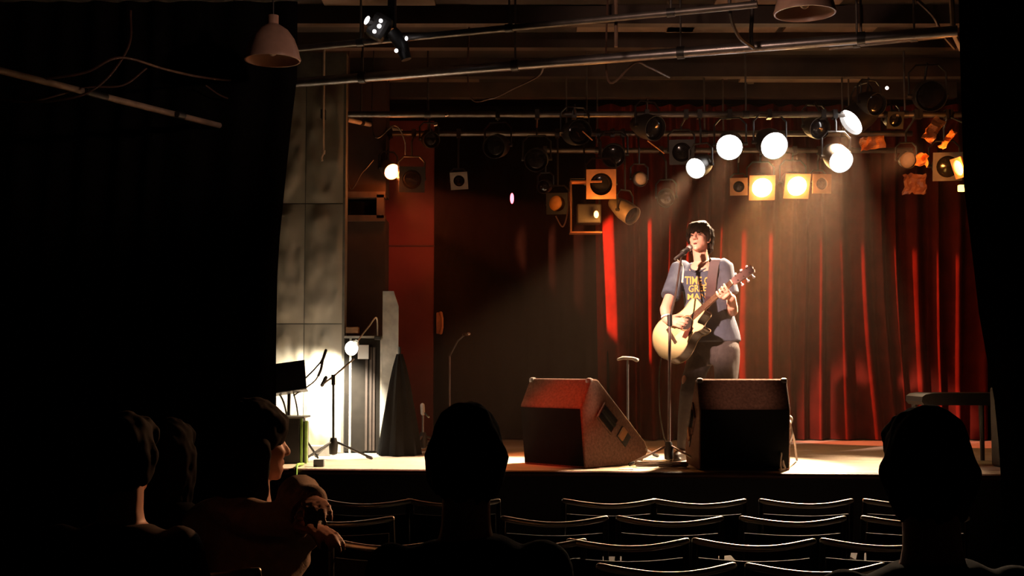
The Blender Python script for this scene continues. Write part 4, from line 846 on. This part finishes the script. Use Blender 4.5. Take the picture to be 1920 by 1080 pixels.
# rack with pale metal edges and door
t = thing('equipment_rack', 'tall black equipment rack with pale metal edges beside the padded wall', 'rack', tuple(V((U(684, 850, 9.8).x, 9.8, SZ))))
x0, x1 = U(643, 800, 9.8).x, U(714, 800, 9.8).x; zt_ = U(680, 632, 9.8).z
MB().box(((x0+x1)/2, 10.0, (SZ+zt_)/2), (x1-x0-0.02, 0.34, zt_-SZ-0.02)).build('cabinet', mat('rack_dark', (0.010, 0.008, 0.006), 0.8, spec=0.15), t)
PALE = mat('pale_trim', (0.55, 0.50, 0.42), 0.4, 0.4)
MB().box(((x0+x1)/2, 9.82, zt_), (x1-x0+0.02, 0.04, 0.018)).build('top_edge', PALE, t)
for x in (U(656, 800, 9.8).x, x1): MB().box((x, 9.81, (SZ+zt_)/2), (0.016, 0.03, zt_-SZ)).build('edge', PALE, t)
for k, x in enumerate((686, 694, 700)): MB().box((U(x, 800, 9.8).x, 9.82, (SZ+zt_)/2-0.03), (0.018, 0.012, zt_-SZ-0.1)).build('slat', mat('rack_brown', (0.03, 0.018, 0.012), 0.7), t)
tag(MB().bbox(U(661, 619, 9.85), (0.10, 0.08, 0.05), 0.006).build('small_box', mat('brown_card', (0.22, 0.11, 0.05), 0.7)), 'small brown box on top of the equipment rack', 'box')
tag(MB().box(U(681, 660, 9.77), (0.085, 0.008, 0.11)).build('paper_note', PAPER), 'pale paper sheet fixed to the rack below the reading lamp', 'paper')
# clipped board
t = tag(MB().prism([(0, 0), (0.085, 0), (0.125, 0.22), (0.125, 1.16), (0.085, 1.28), (0, 1.28)], (U(716, 800, 9.78).x, 9.78, SZ), (1, 0, 0), (0, 0, 1), (0, 1, 0), 0.03).build('grey_board', mat('board_grey', (0.40, 0.38, 0.34), 0.6)), 'tall pale grey board with clipped corners standing beside the rack', 'board')
# black draped stand
t = thing('draped_stand', 'black cloth draped over a tall stand in front of the grey board', 'draped stand', tuple(V((U(745, 848, 9.6).x, 9.6, SZ))))
cb = V((U(748, 848, 9.6).x, 9.6, SZ)); ht = U(748, 665, 9.6).z-SZ; rings = []
for k in range(9):
    f_ = k/8; r = 0.135*(1-f_)**0.8+0.022
    rings.append([cb+V((math.cos(a)*r*(1+0.16*math.sin(a*7+f_*2)), math.sin(a)*r*(1+0.16*math.sin(a*7+f_*2)), 0.005+ht*f_)) for a in [2*math.pi*j/42 for j in range(42)]])
MB().loft(rings).build('cloth', mat('draped_black', (0.004, 0.004, 0.004), 0.9, spec=0.1, bump=0.3), t, smooth=True)
MB().tube([cb+V((0, 0, ht)), cb+V((0, 0, ht+0.06))], 0.012, 10).build('pole_tip', BLACKM, t)
# orange handset on the back wall
t = thing('wall_handset', 'orange intercom handset hanging on the dark back wall', 'handset', tuple(U(825, 606, 11.4)))
c = U(824, 606, 11.55)
MB().bbox(c, (0.055, 0.10, 0.20), 0.012).build('cradle', mat('handset_orange', (0.85, 0.30, 0.14), 0.5), t)
MB().tube([c+V((0.015, -0.06, 0.09)), c+V((0.03, -0.085, 0.04)), c+V((0.03, -0.085, -0.04)), c+V((0.015, -0.06, -0.09))], [0.018, 0.012, 0.012, 0.018], 10, True).build('receiver', mat('handset_orange', (0.65, 0.16, 0.06)), t, smooth=True)
# gooseneck reading lamp
t = thing('reading_lamp', 'lit gooseneck reading lamp shining onto the padded wall', 'lamp', tuple(U(700, 605, 9.75)))
MB().tube(smoothpath([U(708, 632, 9.78), U(706, 596, 9.75), U(692, 612, 9.68), U(676, 632, 9.60), U(668, 644, 9.55)], 8), 0.006, 8).build('gooseneck', PALE, t, smooth=True)
MB().bbox(U(708, 634, 9.78), (0.05, 0.05, 0.03), 0.005).build('clamp', BLACKM, t)
ld = (U(600, 745, 9.72)-U(660, 652, 9.5)).normalized()
MB().lathe([(0.014, -0.06), (0.028, -0.045), (0.050, 0.03), (0.046, 0.03), (0.024, -0.04), (0.001, -0.05)], U(662, 650, 9.52), ld, 18).build('lamp_shade', mat('lamp_white', (0.8, 0.78, 0.72), 0.5), t, smooth=True)
MB().ell(U(659, 653, 9.5), (0.05, 0.05, 0.055)).build('bulb', glow('bulb_white', (1.0, 0.93, 0.8), 12), t, smooth=True)
spot(U(652, 664, 9.42), U(590, 800, 9.75), 330, (1.0, 0.88, 0.68), 122, 0.9, 0.03, 'reading_lamp_beam')
point(U(652, 662, 9.40), 3, (1.0, 0.88, 0.68), 0.03, 'reading_lamp_glow')
# piano bench and speaker on the right
t = thing('piano_bench', 'black padded bench with a rounded end at the right side of the stage', 'bench', tuple(V((U(1800, 860, 8.95).x, 8.95, SZ))))
a, b = U(1724, 752, 8.8), U(1880, 752, 8.8); zt_ = U(1800, 737, 8.8).z
pr = [(0, -0.06), (0.005, -0.025), (0.03, -0.008), (0.08, 0.0), (b.x-a.x, 0.0), (b.x-a.x, -0.085), (0.02, -0.085)]
MB().prism(pr, (a.x, 8.75, zt_), (1, 0, 0), (0, 0, 1), (0, 1, 0), 0.36).build('cushion', mat('black_vinyl', (0.008, 0.007, 0.007), 0.5, spec=0.2), t, smooth=True)
for x in (a.x+0.05, b.x-0.05):
    for y in (8.79, 9.07): MB().tube([(x, y, zt_-0.08), (x, y, SZ)], [0.022, 0.016], 8).build('leg', BLACKM, t)
t = thing('speaker_cabinet', 'narrow dark speaker cabinet beside the right wing curtain', 'speaker', tuple(V((U(1878, 870, 8.45).x, 8.45, SZ))))
MB().bbox((U(1884, 800, 8.45).x, 8.5, SZ+0.27), (0.10, 0.16, 0.54), 0.02).build('cabinet', mat('speaker_grey', (0.02, 0.02, 0.018), 0.6), t)
MB().bbox((U(1884, 800, 8.45).x, 8.415, SZ+0.27), (0.075, 0.012, 0.46), 0.003).build('grille', GRILL, t)

# ------------------------------------------------------------------ audience chairs
CHF = mat('chair_chrome', (0.85, 0.78, 0.66), 0.42, 1.0, var=0.05); CHB = mat('chair_vinyl', (0.010, 0.006, 0.005), 0.8, spec=0.1)
def make_chair():
    t = thing('folding_chair', '', 'chair', (0, 0, 0), 'folding chairs in rows before the stage')
    W = 0.19; zt = 0.72
    top = [(-W+2*W*k/12, -0.20-0.075*math.sin(math.pi*k/12), zt-0.014*math.sin(math.pi*k/12)) for k in range(13)]
    MB().tube(top, 0.0105, 10, True).build('top_rail', CHF, t, smooth=True, local=True)
    for s in (-1, 1):
        MB().tube([(s*W, -0.20, zt), (s*W*1.02, -0.17, 0.55), (s*W*1.04, -0.05, 0.40), (s*W*1.05, 0.20, 0.012)], 0.010, 8, True).build('leg', mat('chair_leg', (0.02, 0.018, 0.016), 0.6, spec=0.2), t, smooth=True, local=True)
        MB().tube([(s*W*0.95, 0.16, 0.42), (s*W*0.95, -0.22, 0.012)], 0.010, 8, True).build('leg', mat('chair_leg', (0.1, 0.09, 0.08)), t, smooth=True, local=True)
        MB().ell((s*W*1.06, -0.06, 0.42), (0.011, 0.011, 0.011)).build('hinge', CHROME, t, smooth=True, local=True)
    vs = []
    for z in (0.665, 0.50):
        for y in (0, 0.012):
            for k in range(13): vs.append((-W+0.012+2*(W-0.012)*k/12, -0.195-0.075*math.sin(math.pi*k/12)+y, z))
    fs = []
    for k in range(12): fs += [(k, k+1, 26+k+1, 26+k), (13+k, 39+k, 39+k+1, 13+k+1), (k, 13+k, 13+k+1, k+1), (26+k, 26+k+1, 39+k+1, 39+k)]
    fs += [(0, 26, 39, 13), (12, 25, 51, 38)]
    MB().add(vs, fs).build('backrest', CHB, t, local=True)
    MB().bbox((0, 0.02, 0.43), (2*W-0.02, 0.38, 0.03), 0.012).build('seat', CHB, t, local=True)
    MB().tube([(-W*1.04, 0.17, 0.09), (W*1.04, 0.17, 0.09)], 0.007, 8).build('cross_bar', mat('chair_leg', (0.1, 0.09, 0.08)), t, local=True)
    return t
proto = make_chair(); first = True
ORD = ['first', 'second', 'third', 'fourth', 'fifth', 'sixth', 'seventh', 'eighth']
ROWS = [('row nearest the stage', 5.2, [687, 852, 1142, 1316, 1514, 1712], None), ('second row from the stage', 4.6, [642, 1040, 1262, 1490, 1724], None), ('third row from the stage', 4.0, [735, 985, 1175, 1420, 1660], None), ('fourth row from the stage', 3.5, [880, 1245, 1530], None)]
def place_chair(x, y, label, rot=0.0):
    global first
    o = proto if first else copy_tree(proto); first = False
    o.location = (x, y, 0); o.rotation_euler = (0, 0, rot); o['label'] = label; return o
for rn, D, pxs, _ in ROWS:
    for i, px in enumerate(pxs):
        p = U(px, 950, D); place_chair(p.x, D+0.225, '%s visible folding chair from the left in the %s' % (ORD[i], rn), random.uniform(-0.05, 0.05))

# ------------------------------------------------------------------ audience
def audience(label, px, py, D, yaw, hairw, shirt_c, hair_c=None, long_hair=False, arms=None, s=1.0, head_yaw=None, chairlab='', lean=0.0):
    hair_c = hair_c or mat('audience_hair', (0.008, 0.006, 0.005), 0.85, spec=0.12)
    HCa = U(px, py, D); f = V((math.sin(yaw), math.cos(yaw), 0)); r = V((f.y, -f.x, 0)); z = V((0, 0, 1))
    hy = yaw if head_yaw is None else head_yaw
    fh = V((math.sin(hy), math.cos(hy), 0)); lh_ = z.cross(fh); Rm = M((lh_, fh, z)).transposed()
    Ha = lambda l, ff, u: HCa+(lh_*l+fh*ff+z*u)*s
    t = thing('person', label, 'person', (HCa.x, HCa.y, 0))
    sc = HCa-z*0.235*s-f*(0.03+lean); hip = V((sc.x, sc.y, 0))-f*0.06+z*0.52
    b = MB(); head_mesh(b, Ha, Rm, s)
    b.tube([sc+z*0.02, sc+z*0.08, Ha(0, -0.02, -0.05)], [0.07, 0.058, 0.055], 12, True)
    b.loft([ringE(c, a_, b_, r, f) for c, a_, b_ in ((sc+z*0.04, 0.08, 0.06), (sc, 0.15, 0.085), (sc-z*0.15, 0.155, 0.10), (hip+z*0.1, 0.145, 0.10), (hip-z*0.06, 0.15, 0.11))])
    sh = [sc+r*q*0.175*s-z*0.025 for q in (-1, 1)]
    kn = [hip+r*q*0.11+f*0.42-z*0.02 for q in (-1, 1)]; an = [V((k.x, k.y, 0.09))+f*0.03 for k in kn]
    if arms is None: arms = [(sh[i]+r*q*0.04-z*0.27+f*0.06, sh[i]-r*q*0.04-z*0.33+f*0.28) for i, q in enumerate((-1, 1))]
    el = [a_[0] for a_ in arms]; wr = [a_[1] for a_ in arms]
    for i, q in enumerate((-1, 1)):
        b.tube([sh[i], el[i], wr[i]], [0.045, 0.040, 0.027], 10, True)
        fd = (wr[i]-el[i]).normalized(); pn = -z+fd*fd.z; pn = pn if pn.length > 0.2 else f
        hand(b, wr[i]+fd*0.01, fd, pn, r*-q, [(0.3, 0.4, 0.3)]*4)
        b.tube([hip+r*q*0.09, kn[i], an[i], an[i]-z*0.03], [0.078, 0.056, 0.038, 0.038], 10, True)
    organic(b, 'body', SKIN, t, 0.0075, 2)
    j = MB()
    j.loft([ringE(c, a_, b_, r, f, 22) for c, a_, b_ in ((sc+z*0.05, 0.085, 0.07), (sc+z*0.025, 0.14, 0.09), (sc-z*0.01, 0.185, 0.105), (sc-z*0.12, 0.20, 0.125), (hip+z*0.12, 0.185, 0.13), (hip-z*0.03, 0.185, 0.14))])
    for i in (0, 1): j.tube([sh[i], sh[i].lerp(el[i], 0.5), el[i], el[i].lerp(wr[i], 0.5), wr[i]], [0.070, 0.064, 0.058, 0.050, 0.042], 14, True)
    organic(j, 'jacket', shirt_c, t, 0.011, 4, 0.016, 7)
    k_ = MB(); k_.loft([ringE(c, a_, b_, r, f, 20) for c, a_, b_ in ((hip+z*0.05, 0.165, 0.12), (hip-z*0.06, 0.165, 0.125))])
    for i, q in enumerate((-1, 1)): k_.tube([hip+r*q*0.085-z*0.0, kn[i], an[i]], [0.092, 0.070, 0.055], 14, True)
    organic(k_, 'trousers', mat('dark_trousers', (0.015, 0.014, 0.016), 0.85), t, 0.012, 3)
    for i in (0, 1):
        m = MB(); m.ell(V((an[i].x, an[i].y, 0.045))+f*0.06, (0.045, 0.125, 0.043), M((r, f, z)).transposed(), 14, 8); m.tube([V((an[i].x, an[i].y, 0.05)), an[i]], [0.045, 0.042], 10, True); organic(m, 'shoe', SHOE, t, 0.012, 2)
    h = MB(); e = lambda c, rr: h.ell(Ha(*c), [q*s for q in rr], Rm, 18, 12)
    e((0, -0.02, 0.045), (0.080+hairw, 0.096+hairw, 0.088+hairw*0.8)); e((0, -0.045, -0.01), (0.074+hairw, 0.060+hairw, 0.080))
    for k in range(9):
        x = -0.06+0.015*k; h.tube([Ha(x*0.7, 0.03, 0.095), Ha(x, 0.075*math.sqrt(max(0, 1-(x/0.085)**2))+0.01, 0.07), Ha(x*1.02, 0.088*math.sqrt(max(0, 1-(x/0.085)**2)), 0.03)], [0.02, 0.015, 0.006], 8, True)
    rnd = random.Random(px)
    for k in range(26):      # locks at the back and sides
        a = math.pi*(0.02+0.96*k/25); dx, dy = math.cos(a), -math.sin(a); ln = (-0.26 if long_hair else -0.085)+rnd.uniform(-0.015, 0.015)
        h.tube([Ha(dx*0.055, dy*0.065-0.015, 0.06), Ha(dx*(0.082+hairw), dy*(0.085+hairw)-0.012, 0.0), Ha(dx*(0.075+hairw*0.9), dy*(0.080+hairw*0.6)-0.012, ln*0.6), Ha(dx*0.068, dy*0.075-0.01, ln)], [0.022, 0.020, 0.016, 0.006], 8, True)
    organic(h, 'hair', hair_c, t, 0.008, 4, 0.007, 40)
    place_chair(hip.x, hip.y-0.02, chairlab, -yaw)
    return t
DJ = mat('dark_jacket', (0.007, 0.006, 0.006), 0.95, spec=0.1, bump=0.2); BJ = mat('beige_knit', (0.60, 0.46, 0.36), 0.9, var=0.15, bump=0.3, scale=30); NJ = mat('navy_jacket', (0.007, 0.0065, 0.008), 0.95, spec=0.1)
audience('person in dark clothes seen from behind, head before the left stage floor in the middle', 875, 858, 2.9, 0.0, 0.0, DJ, s=0.98, chairlab='folding chair under the dark-clothed person in the middle')
audience('person seen from behind with full dark hair, nearest at the lower right', 1735, 882, 2.5, -0.02, 0.004, NJ, s=0.97, chairlab='folding chair under the full-haired person at the lower right')
audience('person in a dark jacket at far left, neck and shoulder edge-lit', 238, 856, 3.3, 0.12, 0.0, mat('brown_jacket', (0.05, 0.032, 0.026), 0.85), s=0.92, chairlab='folding chair under the edge-lit person at far left')
audience('person in dark clothes between the edge-lit person and the one in beige', 322, 850, 4.5, 0.1, 0.006, NJ, s=0.95, long_hair=True, chairlab='folding chair under the long-haired person on the left')
aL = [(U(420, 955, 3.75), U(500, 985, 3.55)), (U(556, 925, 3.62), U(584, 940, 3.42))]
aL = [(U(415, 960, 3.75), U(555, 985, 3.5)), (U(560, 930, 3.62), U(582, 940, 3.40))]
audience('person in a pale beige top leaning right, hands stretched toward the chairs ahead', 482, 832, 3.8, 0.35, 0.016, BJ, s=0.98, arms=aL, head_yaw=0.95, long_hair=True, chairlab='folding chair under the person in the beige top')

# ------------------------------------------------------------------ haze over the stage
hm = bpy.data.materials.new('stage_haze'); hm.use_nodes = True; nt = hm.node_tree; nt.nodes.remove(nt.nodes['Principled BSDF'])
vsn = nt.nodes.new('ShaderNodeVolumeScatter'); vsn.inputs['Color'].default_value = (1, 0.66, 0.48, 1); vsn.inputs['Density'].default_value = 0.0045; vsn.inputs['Anisotropy'].default_value = 0.45
nt.links.new(vsn.outputs[0], nt.nodes['Material Output'].inputs['Volume'])
hz = MB().box((1.2, 9.75, 2.15), (4.3, 3.0, 3.0)).build('haze', hm); tag(hz, 'thin haze hanging in the lamp beams above the stage', 'haze', kind='stuff')
